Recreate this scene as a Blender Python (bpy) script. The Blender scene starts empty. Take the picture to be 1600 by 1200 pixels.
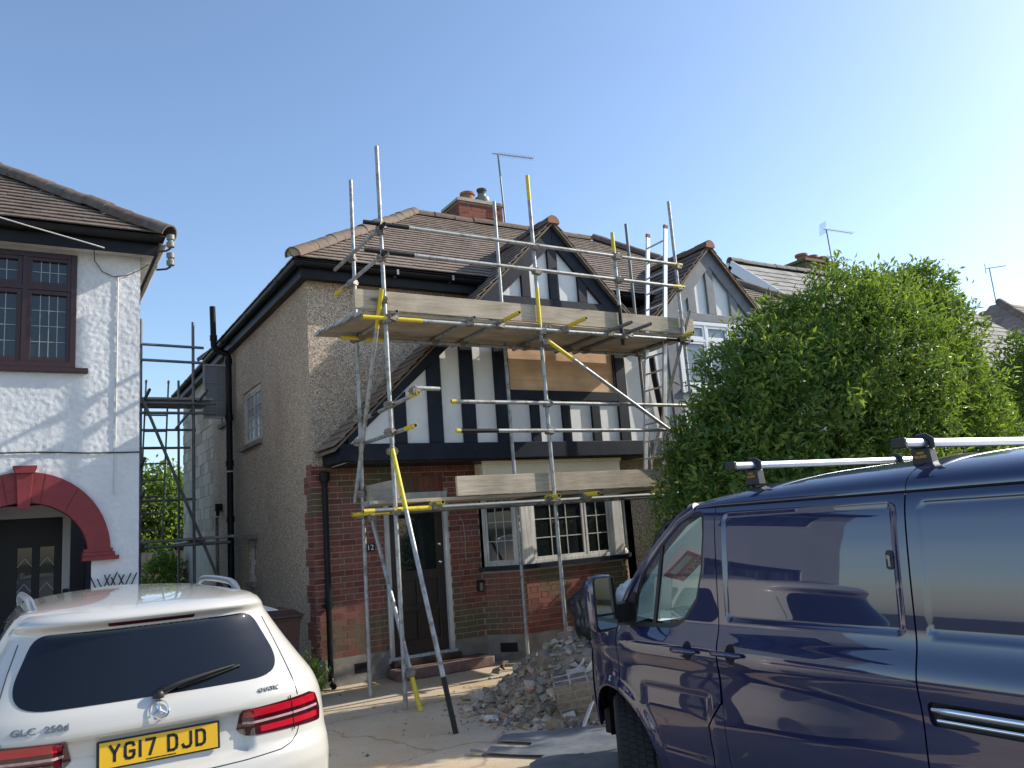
import bpy, math, random
import numpy as np
from mathutils import Vector, Matrix, noise
from mathutils.geometry import delaunay_2d_cdt

random.seed(7)
rng = np.random.default_rng(7)
R = math.radians
scene = bpy.context.scene
col = scene.collection

# ---------------------------------------------------------------- camera
cam_d = bpy.data.cameras.new('camera')
cam = bpy.data.objects.new('camera', cam_d)
col.objects.link(cam)
scene.camera = cam
yaw, pit, rol, FPX = 0.55165, 0.17262, -0.07443, 1262.0
fwd = Vector((math.sin(yaw) * math.cos(pit), math.cos(yaw) * math.cos(pit), math.sin(pit)))
r0 = Vector((math.cos(yaw), -math.sin(yaw), 0))
u0 = r0.cross(fwd)
cr = math.cos(rol) * r0 + math.sin(rol) * u0
cu = -math.sin(rol) * r0 + math.cos(rol) * u0
mm = Matrix((cr, cu, -fwd)).transposed().to_4x4()
mm.translation = (0, 0, 1.8)
cam.matrix_world = mm
cam_d.sensor_width = 36
cam_d.lens = FPX / 1600 * 36
cam_d.clip_end = 3000
cam_d.clip_start = 0.05

# ---------------------------------------------------------------- world, sun, exposure
SUN_AZ, SUN_EL = R(-13.5), R(31)          # measured from +X towards +Y
sd = Vector((math.cos(SUN_EL) * math.cos(SUN_AZ), math.cos(SUN_EL) * math.sin(SUN_AZ), math.sin(SUN_EL)))
world = bpy.data.worlds.new('World')
scene.world = world
world.use_nodes = True
wn = world.node_tree.nodes
wl = world.node_tree.links
sky = wn.new('ShaderNodeTexSky')
sky.sky_type = 'NISHITA'
sky.sun_disc = False
sky.sun_elevation = SUN_EL
sky.sun_rotation = math.atan2(sd.x, sd.y)
sky.altitude = 50
sky.air_density = 1.0
sky.dust_density = 1.0
sky.ozone_density = 2.6
wl.new(sky.outputs[0], wn['Background'].inputs[0])
wn['Background'].inputs[1].default_value = 0.125
sun_d = bpy.data.lights.new('sun', 'SUN')
sun_d.energy = 3.1
sun_d.angle = R(0.53)
sun_d.color = (1.0, 0.93, 0.80)
sun = bpy.data.objects.new('sun', sun_d)
col.objects.link(sun)
sun.rotation_euler = (-sd).to_track_quat('-Z', 'Y').to_euler()
sun.location = (30, -5, 20)
vs = scene.view_settings
vs.view_transform = 'Standard'
vs.look = 'None'
vs.exposure = 0.93
vs.gamma = 1.0
vs.use_curve_mapping = False

# ---------------------------------------------------------------- helpers
def tag(o, label=None, cat=None, group=None, kind=None):
    if label: o['label'] = label
    if cat: o['category'] = cat
    if group: o['group'] = group
    if kind: o['kind'] = kind
    return o

def thing(name, label, cat, loc=(0, 0, 0), group=None):
    o = bpy.data.objects.new(name, None)
    o.empty_display_size = 0.1
    col.objects.link(o)
    o.location = loc
    return tag(o, label, cat, group)

def wloc(o):
    p = Vector((0, 0, 0))
    while o is not None:
        p += o.location
        o = o.parent
    return p

def link(name, me, mat, parent=None, loc=None):
    o = bpy.data.objects.new(name, me)
    if mat is not None and len(me.materials) == 0:
        me.materials.append(mat)
    col.objects.link(o)
    if parent is not None:
        o.parent = parent
    if loc is not None:
        o.location = loc
    return o

class MB:
    def __init__(self):
        self.v = []; self.f = []; self.m = []
    def add(self, vs, fs, mi=0):
        n = len(self.v)
        self.v += [tuple(p) for p in vs]
        self.f += [tuple(i + n for i in q) for q in fs]
        self.m += [mi] * len(fs)
        return self
    def box(self, x0, x1, y0, y1, z0, z1, mi=0):
        return self.add([(x0,y0,z0),(x1,y0,z0),(x1,y1,z0),(x0,y1,z0),(x0,y0,z1),(x1,y0,z1),(x1,y1,z1),(x0,y1,z1)],
                        [(0,3,2,1),(4,5,6,7),(0,1,5,4),(1,2,6,5),(2,3,7,6),(3,0,4,7)], mi)
    def obox(self, c, ax, ay, az, mi=0):
        c = Vector(c); ax = Vector(ax); ay = Vector(ay); az = Vector(az)
        p = [c + ax * a + ay * b + az * d for d in (-1, 1) for a, b in ((-1,-1),(1,-1),(1,1),(-1,1))]
        return self.add(p, [(0,3,2,1),(4,5,6,7),(0,1,5,4),(1,2,6,5),(2,3,7,6),(3,0,4,7)], mi)
    def bar(self, p0, p1, w, t, up=(0, 0, 1), mi=0):
        """rectangular bar p0..p1, w across (perpendicular to up-ish), t along up"""
        p0 = Vector(p0); p1 = Vector(p1); d = p1 - p0; L = d.length; d.normalize()
        up = Vector(up); s = d.cross(up)
        if s.length < 1e-4: s = d.cross(Vector((1, 0, 0)))
        s.normalize(); uu = s.cross(d)
        return self.obox((p0 + p1) / 2, d * (L / 2), s * (w / 2), uu * (t / 2), mi)
    def tube(self, p0, p1, r, n=10, r2=None, hollow=False, caps=True, mi=0):
        p0 = Vector(p0); p1 = Vector(p1); d = (p1 - p0).normalized()
        a = d.cross(Vector((0, 0, 1)))
        if a.length < 1e-3: a = d.cross(Vector((1, 0, 0)))
        a.normalize(); b = d.cross(a)
        r2 = r if r2 is None else r2
        ring = lambda c, rr: [c + (a * math.cos(2*math.pi*i/n) + b * math.sin(2*math.pi*i/n)) * rr for i in range(n)]
        vs = ring(p0, r) + ring(p1, r2)
        fs = [(i, (i+1) % n, n + (i+1) % n, n + i) for i in range(n)]
        if hollow:
            vs += ring(p0, r*.8) + ring(p0 + d*.05, r*.8) + ring(p1, r2*.8) + ring(p1 - d*.05, r2*.8)
            for i in range(n):
                j = (i+1) % n
                fs += [(j, i, 2*n+i, 2*n+j), (2*n+j, 2*n+i, 3*n+i, 3*n+j),
                       (n+i, n+j, 4*n+j, 4*n+i), (4*n+i, 4*n+j, 5*n+j, 5*n+i)]
            fs += [tuple(3*n+i for i in reversed(range(n))), tuple(5*n+i for i in range(n))]
        elif caps:
            fs += [tuple(reversed(range(n))), tuple(range(n, 2*n))]
        return self.add(vs, fs, mi)
    def path(self, pts, r, n=8, mi=0):
        """tube through points"""
        pts = [Vector(p) for p in pts]
        a = None; rings = []
        for i, p in enumerate(pts):
            d = (pts[min(i+1, len(pts)-1)] - pts[max(i-1, 0)]).normalized()
            if a is None:
                a = d.cross(Vector((0, 0, 1)))
                if a.length < 1e-3: a = d.cross(Vector((1, 0, 0)))
            a = (a - d * a.dot(d)).normalized()
            b = d.cross(a)
            rr = r[i] if isinstance(r, (list, tuple)) else r
            rings.append([p + (a*math.cos(2*math.pi*k/n) + b*math.sin(2*math.pi*k/n))*rr for k in range(n)])
        vs = [q for g in rings for q in g]; fs = []
        for i in range(len(pts)-1):
            fs += [(i*n+k, i*n+(k+1) % n, (i+1)*n+(k+1) % n, (i+1)*n+k) for k in range(n)]
        fs += [tuple(reversed(range(n))), tuple((len(pts)-1)*n + k for k in range(n))]
        return self.add(vs, fs, mi)
    def prism(self, poly, axis, d0, d1, mi=0):
        """polygon in the plane normal to axis, extruded d0..d1 along it"""
        def pt(a, b, d):
            return {'y': (a, d, b), 'x': (d, a, b), 'z': (a, b, d)}[axis]
        n = len(poly)
        vs = [pt(a, b, d0) for a, b in poly] + [pt(a, b, d1) for a, b in poly]
        fs = [tuple(range(n)), tuple(reversed(range(n, 2*n)))] + [(i, n+i, n+(i+1) % n, (i+1) % n) for i in range(n)]
        return self.add(vs, fs, mi)
    def lathe(self, c, prof, n=16, mi=0):
        """profile (r, z) about the vertical through c"""
        c = Vector(c); vs = []; fs = []
        for r, z in prof:
            vs += [c + Vector((r*math.cos(2*math.pi*i/n), r*math.sin(2*math.pi*i/n), z)) for i in range(n)]
        for k in range(len(prof)-1):
            fs += [(k*n+i, k*n+(i+1) % n, (k+1)*n+(i+1) % n, (k+1)*n+i) for i in range(n)]
        fs += [tuple(reversed(range(n))), tuple((len(prof)-1)*n+i for i in range(n))]
        return self.add(vs, fs, mi)
    def mesh(self, name, origin=(0, 0, 0), smooth=None):
        me = bpy.data.meshes.new(name)
        ox, oy, oz = origin
        me.from_pydata([(x-ox, y-oy, z-oz) for x, y, z in self.v], [], self.f)
        if any(self.m): me.polygons.foreach_set('material_index', self.m)
        if smooth is not None:
            me.shade_smooth()
            me.set_sharp_from_angle(angle=R(smooth))
        me.update()
        return me
    def build(self, name, mat, parent=None, smooth=None, bevel=0, loc=None):
        org = wloc(parent) if parent is not None else Vector((0, 0, 0))
        if loc is not None: org = Vector(loc)
        me = self.mesh(name, org, smooth)
        mats = mat if isinstance(mat, (list, tuple)) else [mat]
        for m_ in mats: me.materials.append(m_)
        o = link(name, me, None, parent)
        o.location = (org - wloc(parent)) if parent is not None else org
        if bevel:
            b = o.modifiers.new('bevel', 'BEVEL'); b.width = bevel; b.segments = 2; b.limit_method = 'ANGLE'
        return o

def np_mesh(name, V, Q, mat, parent=None, smooth=False):
    """fast mesh from arrays: V (n,3), Q (m,k)"""
    org = wloc(parent) if parent is not None else Vector((0, 0, 0))
    V = np.asarray(V, dtype=np.float32) - np.array(org, dtype=np.float32)
    Q = np.asarray(Q, dtype=np.int32)
    me = bpy.data.meshes.new(name)
    me.vertices.add(len(V)); me.vertices.foreach_set('co', V.ravel())
    k = Q.shape[1]
    me.loops.add(Q.size); me.loops.foreach_set('vertex_index', Q.ravel())
    me.polygons.add(len(Q)); me.polygons.foreach_set('loop_start', np.arange(len(Q), dtype=np.int32) * k)
    try: me.polygons.foreach_set('loop_total', np.full(len(Q), k, dtype=np.int32))
    except Exception: pass
    me.update(calc_edges=True); me.validate()
    if smooth: me.shade_smooth()
    else: me.shade_flat()
    return link(name, me, mat, parent)

def patch(name, poly, surf, mat, parent=None, holes=(), h=0.02, off=0.0, rim=0.0, flip=False, grow=True):
    """outline poly (and holes) in (u, v), filled with an even net of points and laid on surf(u, v)"""
    def dens(pl):
        out = []
        for i in range(len(pl)):
            a = Vector(pl[i]); b = Vector(pl[(i+1) % len(pl)])
            n = max(1, int(round((b-a).length / h)))
            out += [a.lerp(b, k/n) for k in range(n)]
        return out
    loops = [dens(poly)] + [dens(q) for q in holes]
    pts = []; edges = []
    for L in loops:
        n0 = len(pts); pts += L
        edges += [(n0+i, n0+(i+1) % len(L)) for i in range(len(L))]
    us = [p[0] for p in loops[0]]; vs_ = [p[1] for p in loops[0]]
    bnd = np.array([[p[0], p[1]] for p in pts])
    gu = np.arange(min(us)+h*.5, max(us), h); gv = np.arange(min(vs_)+h*.5, max(vs_), h)
    for b in gv:
        d2 = None
        for a in gu:
            if ((bnd[:, 0]-a)**2 + (bnd[:, 1]-b)**2).min() > (h*.45)**2:
                pts.append(Vector((a, b)))
    ov, oe, of, *_ = delaunay_2d_cdt(pts, edges, [], 0, 1e-6)
    def inside(L, x, y):
        c = False
        for i in range(len(L)):
            a, b = L[i], L[i-1]
            if (a[1] > y) != (b[1] > y) and x < (b[0]-a[0])*(y-a[1])/(b[1]-a[1]) + a[0]: c = not c
        return c
    keep = []
    raw = [list(poly)] + [list(q) for q in holes]
    for t in of:
        cx = sum(ov[i][0] for i in t)/3; cy_ = sum(ov[i][1] for i in t)/3
        if inside(raw[0], cx, cy_) and not any(inside(q, cx, cy_) for q in raw[1:]): keep.append(t)
    of = keep
    def S(u, v):
        p = Vector(surf(u, v)); e = 2e-3
        n = (Vector(surf(u+e, v)) - Vector(surf(u-e, v))).cross(Vector(surf(u, v+e)) - Vector(surf(u, v-e)))
        n.normalize()
        if flip: n = -n
        return p, n
    org = wloc(parent) if parent is not None else Vector((0, 0, 0))
    V = []; N = []
    for p in ov:
        q, n = S(p[0], p[1]); V.append(q + n*off - org); N.append(n)
    F = []
    for t in of:
        a, b, c = t[0], t[1], t[2]
        nn = (V[b]-V[a]).cross(V[c]-V[a])
        F.append(tuple(t) if nn.dot(N[a]) > 0 else tuple(reversed(t)))
    if rim:
        for L in loops:
            n0 = len(V); k = len(L)
            for p in L:
                q, n = S(p[0], p[1]); V.append(q + n*off - org); N.append(n)
            for p in L:
                q, n = S(p[0], p[1]); V.append(q + n*(off-rim) - org); N.append(n)
            F += [(n0+i, n0+(i+1) % k, n0+k+(i+1) % k, n0+k+i) for i in range(k)]
            cen = n0
    me = bpy.data.meshes.new(name)
    me.from_pydata([tuple(p) for p in V], [], F)
    me.shade_smooth()
    nb = len(ov)
    if rim:
        for p in me.polygons:
            if p.vertices[0] >= nb: p.use_smooth = False
    else:
        me.normals_split_custom_set_from_vertices([tuple(n) for n in N])
    me.update()
    if rim:
        ln = []
        for p in me.polygons:
            for vi in p.vertices:
                ln.append(tuple(N[vi]) if vi < nb else tuple(p.normal))
        me.normals_split_custom_set(ln)
    return link(name, me, mat, parent)

def rpoly(pts, rad, n=4):
    """round the corners of a polygon"""
    out = []; m = len(pts)
    for i in range(m):
        p = Vector(pts[i]); a = Vector(pts[i-1]); b = Vector(pts[(i+1) % m])
        rr = rad[i] if isinstance(rad, (list, tuple)) else rad
        if rr <= 0: out.append(p); continue
        da = (a-p); db = (b-p)
        ra = min(rr, da.length*.48); rb = min(rr, db.length*.48)
        pa = p + da.normalized()*ra; pb = p + db.normalized()*rb
        for k in range(n+1):
            t = k/n
            out.append(pa*(1-t)**2 + p*2*t*(1-t) + pb*t*t)
    return [(q[0], q[1]) for q in out]

def text(name, s, size, mat, parent, origin, xdir, ydir, depth=0.002, align='CENTER', sx=1.0, shear=0.0):
    cu_ = bpy.data.curves.new('t', 'FONT')
    cu_.body = s; cu_.size = size; cu_.extrude = depth; cu_.align_x = align; cu_.align_y = 'CENTER'; cu_.shear = shear
    o = bpy.data.objects.new('t', cu_); col.objects.link(o)
    dg = bpy.context.evaluated_depsgraph_get()
    me = bpy.data.meshes.new_from_object(o.evaluated_get(dg))
    bpy.data.objects.remove(o); 
    x = Vector(xdir).normalized(); y = Vector(ydir).normalized(); z = x.cross(y)
    M4 = Matrix((x*sx, y, z)).transposed().to_4x4()
    M4.translation = Vector(origin) - (wloc(parent) if parent else Vector((0,0,0)))
    me.transform(M4)
    me.materials.clear(); me.materials.append(mat)
    me.name = name
    return link(name, me, None, parent)

# ---------------------------------------------------------------- materials
def newmat(name):
    m = bpy.data.materials.new(name); m.use_nodes = True
    nt = m.node_tree
    return m, nt, nt.nodes, nt.links, nt.nodes['Principled BSDF']

def ramp(nodes, stops):
    r_ = nodes.new('ShaderNodeValToRGB')
    el = r_.color_ramp.elements
    while len(el) < len(stops): el.new(0.5)
    for e, (p, c) in zip(el, stops):
        e.position = p; e.color = (*c, 1) if len(c) == 3 else c
    return r_

def wpos(nodes):
    return nodes.new('ShaderNodeNewGeometry').outputs['Position']

def simple(name, c1, c2=None, scale=6, rough=.6, rough2=None, metal=0, bump=0, bscale=60, coat=0, spec=.5, detail=6, contrast=(.3, .7)):
    m, nt, n, l, b = newmat(name)
    b.inputs['Roughness'].default_value = rough
    b.inputs['Metallic'].default_value = metal
    b.inputs['Specular IOR Level'].default_value = spec
    b.inputs['Coat Weight'].default_value = coat
    b.inputs['Coat Roughness'].default_value = 0.02
    pos = wpos(n)
    if c2 is None: b.inputs['Base Color'].default_value = (*c1, 1)
    else:
        t = n.new('ShaderNodeTexNoise'); t.inputs['Scale'].default_value = scale; t.inputs['Detail'].default_value = detail
        t.inputs['Roughness'].default_value = .65
        l.new(pos, t.inputs['Vector'])
        r_ = ramp(n, [(contrast[0], c1), (contrast[1], c2)])
        l.new(t.outputs['Fac'], r_.inputs[0]); l.new(r_.outputs[0], b.inputs['Base Color'])
        if rough2 is not None:
            mr = n.new('ShaderNodeMapRange'); mr.inputs[1].default_value = .3; mr.inputs[2].default_value = .7
            mr.inputs[3].default_value = rough; mr.inputs[4].default_value = rough2
            l.new(t.outputs['Fac'], mr.inputs[0]); l.new(mr.outputs[0], b.inputs['Roughness'])
    if bump:
        t2 = n.new('ShaderNodeTexNoise'); t2.inputs['Scale'].default_value = bscale; t2.inputs['Detail'].default_value = 5
        l.new(pos, t2.inputs['Vector'])
        bp = n.new('ShaderNodeBump'); bp.inputs['Strength'].default_value = bump; bp.inputs['Distance'].default_value = .01
        l.new(t2.outputs['Fac'], bp.inputs['Height']); l.new(bp.outputs[0], b.inputs['Normal'])
    return m

def island(name, stops, by_object=False, rough=.8, bump=.4, bscale=50, stain=None):
    """one colour for each loose piece (or object), with grain"""
    m, nt, n, l, b = newmat(name)
    b.inputs['Roughness'].default_value = rough
    src = n.new('ShaderNodeObjectInfo').outputs['Random'] if by_object else n.new('ShaderNodeNewGeometry').outputs['Random Per Island']
    r_ = ramp(n, stops)
    l.new(src, r_.inputs[0])
    pos = wpos(n)
    t = n.new('ShaderNodeTexNoise'); t.inputs['Scale'].default_value = bscale; t.inputs['Detail'].default_value = 6
    l.new(pos, t.inputs['Vector'])
    mr = n.new('ShaderNodeMapRange'); mr.inputs[1].default_value = .25; mr.inputs[2].default_value = .75
    mr.inputs[3].default_value = .65; mr.inputs[4].default_value = 1.3
    l.new(t.outputs['Fac'], mr.inputs[0])
    mx = n.new('ShaderNodeVectorMath'); mx.operation = 'SCALE'
    l.new(r_.outputs[0], mx.inputs[0]); l.new(mr.outputs[0], mx.inputs['Scale'])
    out = mx.outputs[0]
    if stain:                                   # (colour, scale, low, high): mossy or sooty patches
        c, sc, lo, hi = stain
        t3 = n.new('ShaderNodeTexNoise'); t3.inputs['Scale'].default_value = sc; t3.inputs['Detail'].default_value = 4
        l.new(pos, t3.inputs['Vector'])
        m3 = n.new('ShaderNodeMapRange'); m3.inputs[1].default_value = lo; m3.inputs[2].default_value = hi
        l.new(t3.outputs['Fac'], m3.inputs[0])
        x3 = n.new('ShaderNodeMix'); x3.data_type = 'RGBA'
        l.new(m3.outputs[0], x3.inputs['Factor']); l.new(out, x3.inputs['A']); x3.inputs['B'].default_value = (*c, 1)
        out = x3.outputs['Result']
    l.new(out, b.inputs['Base Color'])
    bp = n.new('ShaderNodeBump'); bp.inputs['Strength'].default_value = bump; bp.inputs['Distance'].default_value = .008
    l.new(t.outputs['Fac'], bp.inputs['Height']); l.new(bp.outputs[0], b.inputs['Normal'])
    return m

def pebble(name, dark, mid, light, stainc, sc=120):
    m, nt, n, l, b = newmat(name)
    b.inputs['Roughness'].default_value = .9
    pos = wpos(n)
    v = n.new('ShaderNodeTexVoronoi'); v.inputs['Scale'].default_value = sc
    l.new(pos, v.inputs['Vector'])
    sep = n.new('ShaderNodeSeparateColor'); l.new(v.outputs['Color'], sep.inputs[0])
    r_ = ramp(n, [(0, dark), (.28, dark), (.45, mid), (.75, mid), (1, light)])
    l.new(sep.outputs[0], r_.inputs[0])
    # second, coarser speckle
    v2 = n.new('ShaderNodeTexVoronoi'); v2.inputs['Scale'].default_value = sc*.42
    l.new(pos, v2.inputs['Vector'])
    s2 = n.new('ShaderNodeSeparateColor'); l.new(v2.outputs['Color'], s2.inputs[0])
    m2 = n.new('ShaderNodeMapRange'); m2.inputs[3].default_value = .75; m2.inputs[4].default_value = 1.2
    l.new(s2.outputs[0], m2.inputs[0])
    mx = n.new('ShaderNodeVectorMath'); mx.operation = 'SCALE'
    l.new(r_.outputs[0], mx.inputs[0]); l.new(m2.outputs[0], mx.inputs['Scale'])
    t = n.new('ShaderNodeTexNoise'); t.inputs['Scale'].default_value = .8; t.inputs['Detail'].default_value = 6
    t.inputs['Roughness'].default_value = .6
    mp = n.new('ShaderNodeMapping'); mp.inputs['Scale'].default_value = (1.2, 1.2, .45)
    l.new(pos, mp.inputs[0]); l.new(mp.outputs[0], t.inputs['Vector'])
    mr = n.new('ShaderNodeMapRange'); mr.inputs[1].default_value = .48; mr.inputs[2].default_value = .75; mr.inputs[4].default_value = .6
    l.new(t.outputs['Fac'], mr.inputs[0])
    x = n.new('ShaderNodeMix'); x.data_type = 'RGBA'
    l.new(mr.outputs[0], x.inputs['Factor']); l.new(mx.outputs[0], x.inputs['A']); x.inputs['B'].default_value = (*stainc, 1)
    l.new(x.outputs['Result'], b.inputs['Base Color'])
    bp = n.new('ShaderNodeBump'); bp.inputs['Strength'].default_value = .9; bp.inputs['Distance'].default_value = .006; bp.invert = True
    l.new(v.outputs['Distance'], bp.inputs['Height']); l.new(bp.outputs[0], b.inputs['Normal'])
    return m

def wood(name, c1, c2, axis='x', scale=3, rough=.8, knots=None, bump=.3):
    m, nt, n, l, b = newmat(name)
    b.inputs['Roughness'].default_value = rough
    pos = wpos(n)
    mp = n.new('ShaderNodeMapping')
    k = {'x': (.06, 1, 1), 'y': (1, .06, 1), 'z': (1, 1, .06)}[axis]
    mp.inputs['Scale'].default_value = k
    l.new(pos, mp.inputs[0])
    t = n.new('ShaderNodeTexNoise'); t.inputs['Scale'].default_value = scale*14; t.inputs['Detail'].default_value = 6
    t.inputs['Roughness'].default_value = .7; t.inputs['Distortion'].default_value = .6
    l.new(mp.outputs[0], t.inputs['Vector'])
    r_ = ramp(n, [(.3, c1), (.68, c2)])
    l.new(t.outputs['Fac'], r_.inputs[0])
    t2 = n.new('ShaderNodeTexNoise'); t2.inputs['Scale'].default_value = 2.2; t2.inputs['Detail'].default_value = 5
    l.new(pos, t2.inputs['Vector'])
    mr = n.new('ShaderNodeMapRange'); mr.inputs[1].default_value = .3; mr.inputs[2].default_value = .7; mr.inputs[3].default_value = .72; mr.inputs[4].default_value = 1.2
    l.new(t2.outputs['Fac'], mr.inputs[0])
    mx = n.new('ShaderNodeVectorMath'); mx.operation = 'SCALE'
    l.new(r_.outputs[0], mx.inputs[0]); l.new(mr.outputs[0], mx.inputs['Scale'])
    out = mx.outputs[0]
    if knots:
        v = n.new('ShaderNodeTexVoronoi'); v.inputs['Scale'].default_value = knots
        mp2 = n.new('ShaderNodeMapping'); mp2.inputs['Scale'].default_value = {'x': (.35, 1, 1), 'y': (1, .35, 1), 'z': (1, 1, .35)}[axis]
        l.new(pos, mp2.inputs[0]); l.new(mp2.outputs[0], v.inputs['Vector'])
        m3 = n.new('ShaderNodeMapRange'); m3.inputs[1].default_value = .06; m3.inputs[2].default_value = .12; m3.inputs[3].default_value = .35; m3.inputs[4].default_value = 1
        l.new(v.outputs['Distance'], m3.inputs[0])
        x3 = n.new('ShaderNodeVectorMath'); x3.operation = 'SCALE'
        l.new(out, x3.inputs[0]); l.new(m3.outputs[0], x3.inputs['Scale']); out = x3.outputs[0]
    l.new(out, b.inputs['Base Color'])
    bp = n.new('ShaderNodeBump'); bp.inputs['Strength'].default_value = bump; bp.inputs['Distance'].default_value = .004
    l.new(t.outputs['Fac'], bp.inputs['Height']); l.new(bp.outputs[0], b.inputs['Normal'])
    return m

def leafmat(name, stops, trans=(.12, .22, .03), tw=.3, rough=.4):
    m, nt, n, l, b = newmat(name)
    g = n.new('ShaderNodeNewGeometry')
    r_ = ramp(n, stops); l.new(g.outputs['Random Per Island'], r_.inputs[0])
    l.new(r_.outputs[0], b.inputs['Base Color'])
    b.inputs['Roughness'].default_value = rough
    tr = n.new('ShaderNodeBsdfTranslucent'); tr.inputs[0].default_value = (*trans, 1)
    mx = n.new('ShaderNodeMixShader'); mx.inputs[0].default_value = tw
    l.new(b.outputs[0], mx.inputs[1]); l.new(tr.outputs[0], mx.inputs[2])
    l.new(mx.outputs[0], n['Material Output'].inputs[0])
    return m

def glassmat(name, tint, rough=.0, dust_glow=0):
    m, nt, n, l, b = newmat(name)
    n.remove(b)
    tr = n.new('ShaderNodeBsdfTransparent'); tr.inputs[0].default_value = (*tint, 1)
    gl = n.new('ShaderNodeBsdfGlossy'); gl.inputs['Roughness'].default_value = rough
    fr = n.new('ShaderNodeFresnel'); fr.inputs[0].default_value = 1.55
    mr = n.new('ShaderNodeMath'); mr.operation = 'MULTIPLY_ADD'; mr.inputs[1].default_value = 1.4; mr.inputs[2].default_value = .01
    l.new(fr.outputs[0], mr.inputs[0])
    mx = n.new('ShaderNodeMixShader'); l.new(mr.outputs[0], mx.inputs[0]); l.new(tr.outputs[0], mx.inputs[1]); l.new(gl.outputs[0], mx.inputs[2])
    out = mx.outputs[0]
    if dust_glow:                                     # sunlit mint glow of the panes, put in as a pale dusty film
        tl_ = n.new('ShaderNodeBsdfTranslucent'); tl_.inputs[0].default_value = (.80, .92, .86, 1)
        df = n.new('ShaderNodeBsdfDiffuse'); df.inputs[0].default_value = (.70, .80, .75, 1)
        m1 = n.new('ShaderNodeMixShader'); m1.inputs[0].default_value = .35; l.new(tl_.outputs[0], m1.inputs[1]); l.new(df.outputs[0], m1.inputs[2])
        m2 = n.new('ShaderNodeMixShader'); m2.inputs[0].default_value = dust_glow; l.new(out, m2.inputs[1]); l.new(m1.outputs[0], m2.inputs[2]); out = m2.outputs[0]
    l.new(out, n['Material Output'].inputs[0])
    return m

M = {}
M['pebble'] = pebble('pebbledash', (.22, .165, .115), (.60, .485, .365), (.84, .73, .60), (.27, .215, .16))
M['pebble_front'] = M['pebble']
BR = [(0, (.14, .040, .029)), (.35, (.21, .062, .043)), (.7, (.255, .084, .057)), (1, (.17, .078, .058))]
M['brick'] = island('red_brick', BR, True, stain=((.115, .098, .05), 1.1, .50, .62), bump=.5)
M['brick_j'] = island('red_brick_joined', BR, False, stain=((.115, .098, .05), 1.1, .50, .62), bump=.5)
M['brick_s'] = island('soot_brick', [(0, (.10, .022, .014)), (.6, (.24, .055, .03)), (1, (.15, .04, .03))], True, bump=.5)
M['mortar'] = simple('mortar', (.34, .30, .245), (.50, .45, .37), 9, .95, bump=.4, bscale=80)
M['block'] = island('concrete_block', [(0, (.33, .285, .215)), (.5, (.45, .39, .30)), (1, (.54, .47, .37))], True, rough=.95, bscale=30)
TL = [(0, (.205, .155, .122)), (.5, (.235, .181, .143)), (.92, (.258, .200, .160)), (1, (.18, .138, .11))]
M['tile'] = island('roof_tile', TL, False, rough=.85, bscale=25, stain=((.13, .115, .075), 2.5, .55, .75))
M['tile_dark'] = island('roof_tile_dark', [(0, (.122, .092, .073)), (.5, (.142, .108, .086)), (1, (.160, .122, .098))], False, rough=.85, bscale=25)
M['tile_grey'] = island('roof_tile_grey', [(0, (.20, .19, .18)), (.5, (.28, .27, .25)), (1, (.33, .31, .28))], False, rough=.9, bscale=20)
M['hip'] = island('hip_tile', [(0, (.105, .066, .046)), (.5, (.140, .092, .064)), (1, (.12, .09, .068))], True, rough=.8, bscale=14, stain=((.14, .11, .08), 3, .5, .75))
M['hip_dark'] = island('hip_tile_dark', [(0, (.13, .085, .06)), (.5, (.18, .12, .085)), (1, (.12, .10, .08))], True, rough=.8, bscale=14)
M['felt'] = simple('roof_base', (.05, .04, .035), rough=.95)
M['black'] = simple('black_gloss_paint', (.006, .0065, .008), (.013, .014, .016), 5, .45, bump=.05, bscale=30, spec=.22)
M['timber'] = simple('blackened_timber', (.0055, .008, .015), (.014, .020, .034), 4, .5, bump=.15, bscale=25, spec=.22)
M['timber_grey'] = simple('faded_grey_timber', (.13, .14, .16), (.21, .22, .24), 5, .7, bump=.2, bscale=30)
M['stucco'] = simple('white_stucco', (.74, .74, .72), (.86, .86, .84), 1.6, .85, bump=.25, bscale=18)
M['render'] = simple('white_roughcast', (.55, .565, .585), (.68, .69, .70), 1.4, .75, bump=.35, bscale=70)
M['ply'] = wood('plywood', (.66, .39, .21), (.80, .54, .33), 'x', 1.2, .7, bump=.08)
M['board'] = wood('scaffold_board_wood', (.32, .26, .185), (.56, .48, .37), 'x', 3, .9, knots=5)
M['board_y'] = wood('scaffold_board_wood_y', (.26, .22, .17), (.45, .40, .33), 'y', 3, .9)
M['galv'] = simple('galvanised_steel', (.16, .14, .115), (.40, .41, .405), 11, .62, .45, metal=.5, bump=.1, bscale=40, contrast=(.30, .52))
M['galv_dark'] = simple('weathered_galvanised_steel', (.14, .15, .155), (.24, .25, .25), 9, .5, .65, metal=.6)
M['coupler'] = simple('coupler_steel', (.13, .105, .08), (.34, .31, .27), 30, .6, metal=.4)
M['yellow'] = simple('yellow_paint', (.34, .29, .17), (.70, .54, .03), 26, .55, contrast=(.33, .42))
M['tape'] = simple('black_tape', (.010, .010, .011), rough=.45, spec=.3)
M['alu'] = simple('aluminium', (.62, .63, .64), (.72, .73, .74), 12, .32, metal=.85)
M['oldwhite'] = wood('weathered_white_paint', (.40, .38, .34), (.72, .70, .66), 'z', 2, .75)
M['oldwhite_x'] = wood('weathered_white_paint_x', (.40, .38, .34), (.70, .68, .64), 'x', 2, .75)
M['cream'] = simple('cream_fascia_paint', (.72, .61, .41), (.80, .70, .50), 3, .7, bump=.1)
M['upvc'] = simple('white_plastic_frame', (.78, .79, .80), rough=.3)
M['glass'] = simple('dark_window_glass', (.012, .016, .018), rough=.03, spec=.7)
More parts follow.
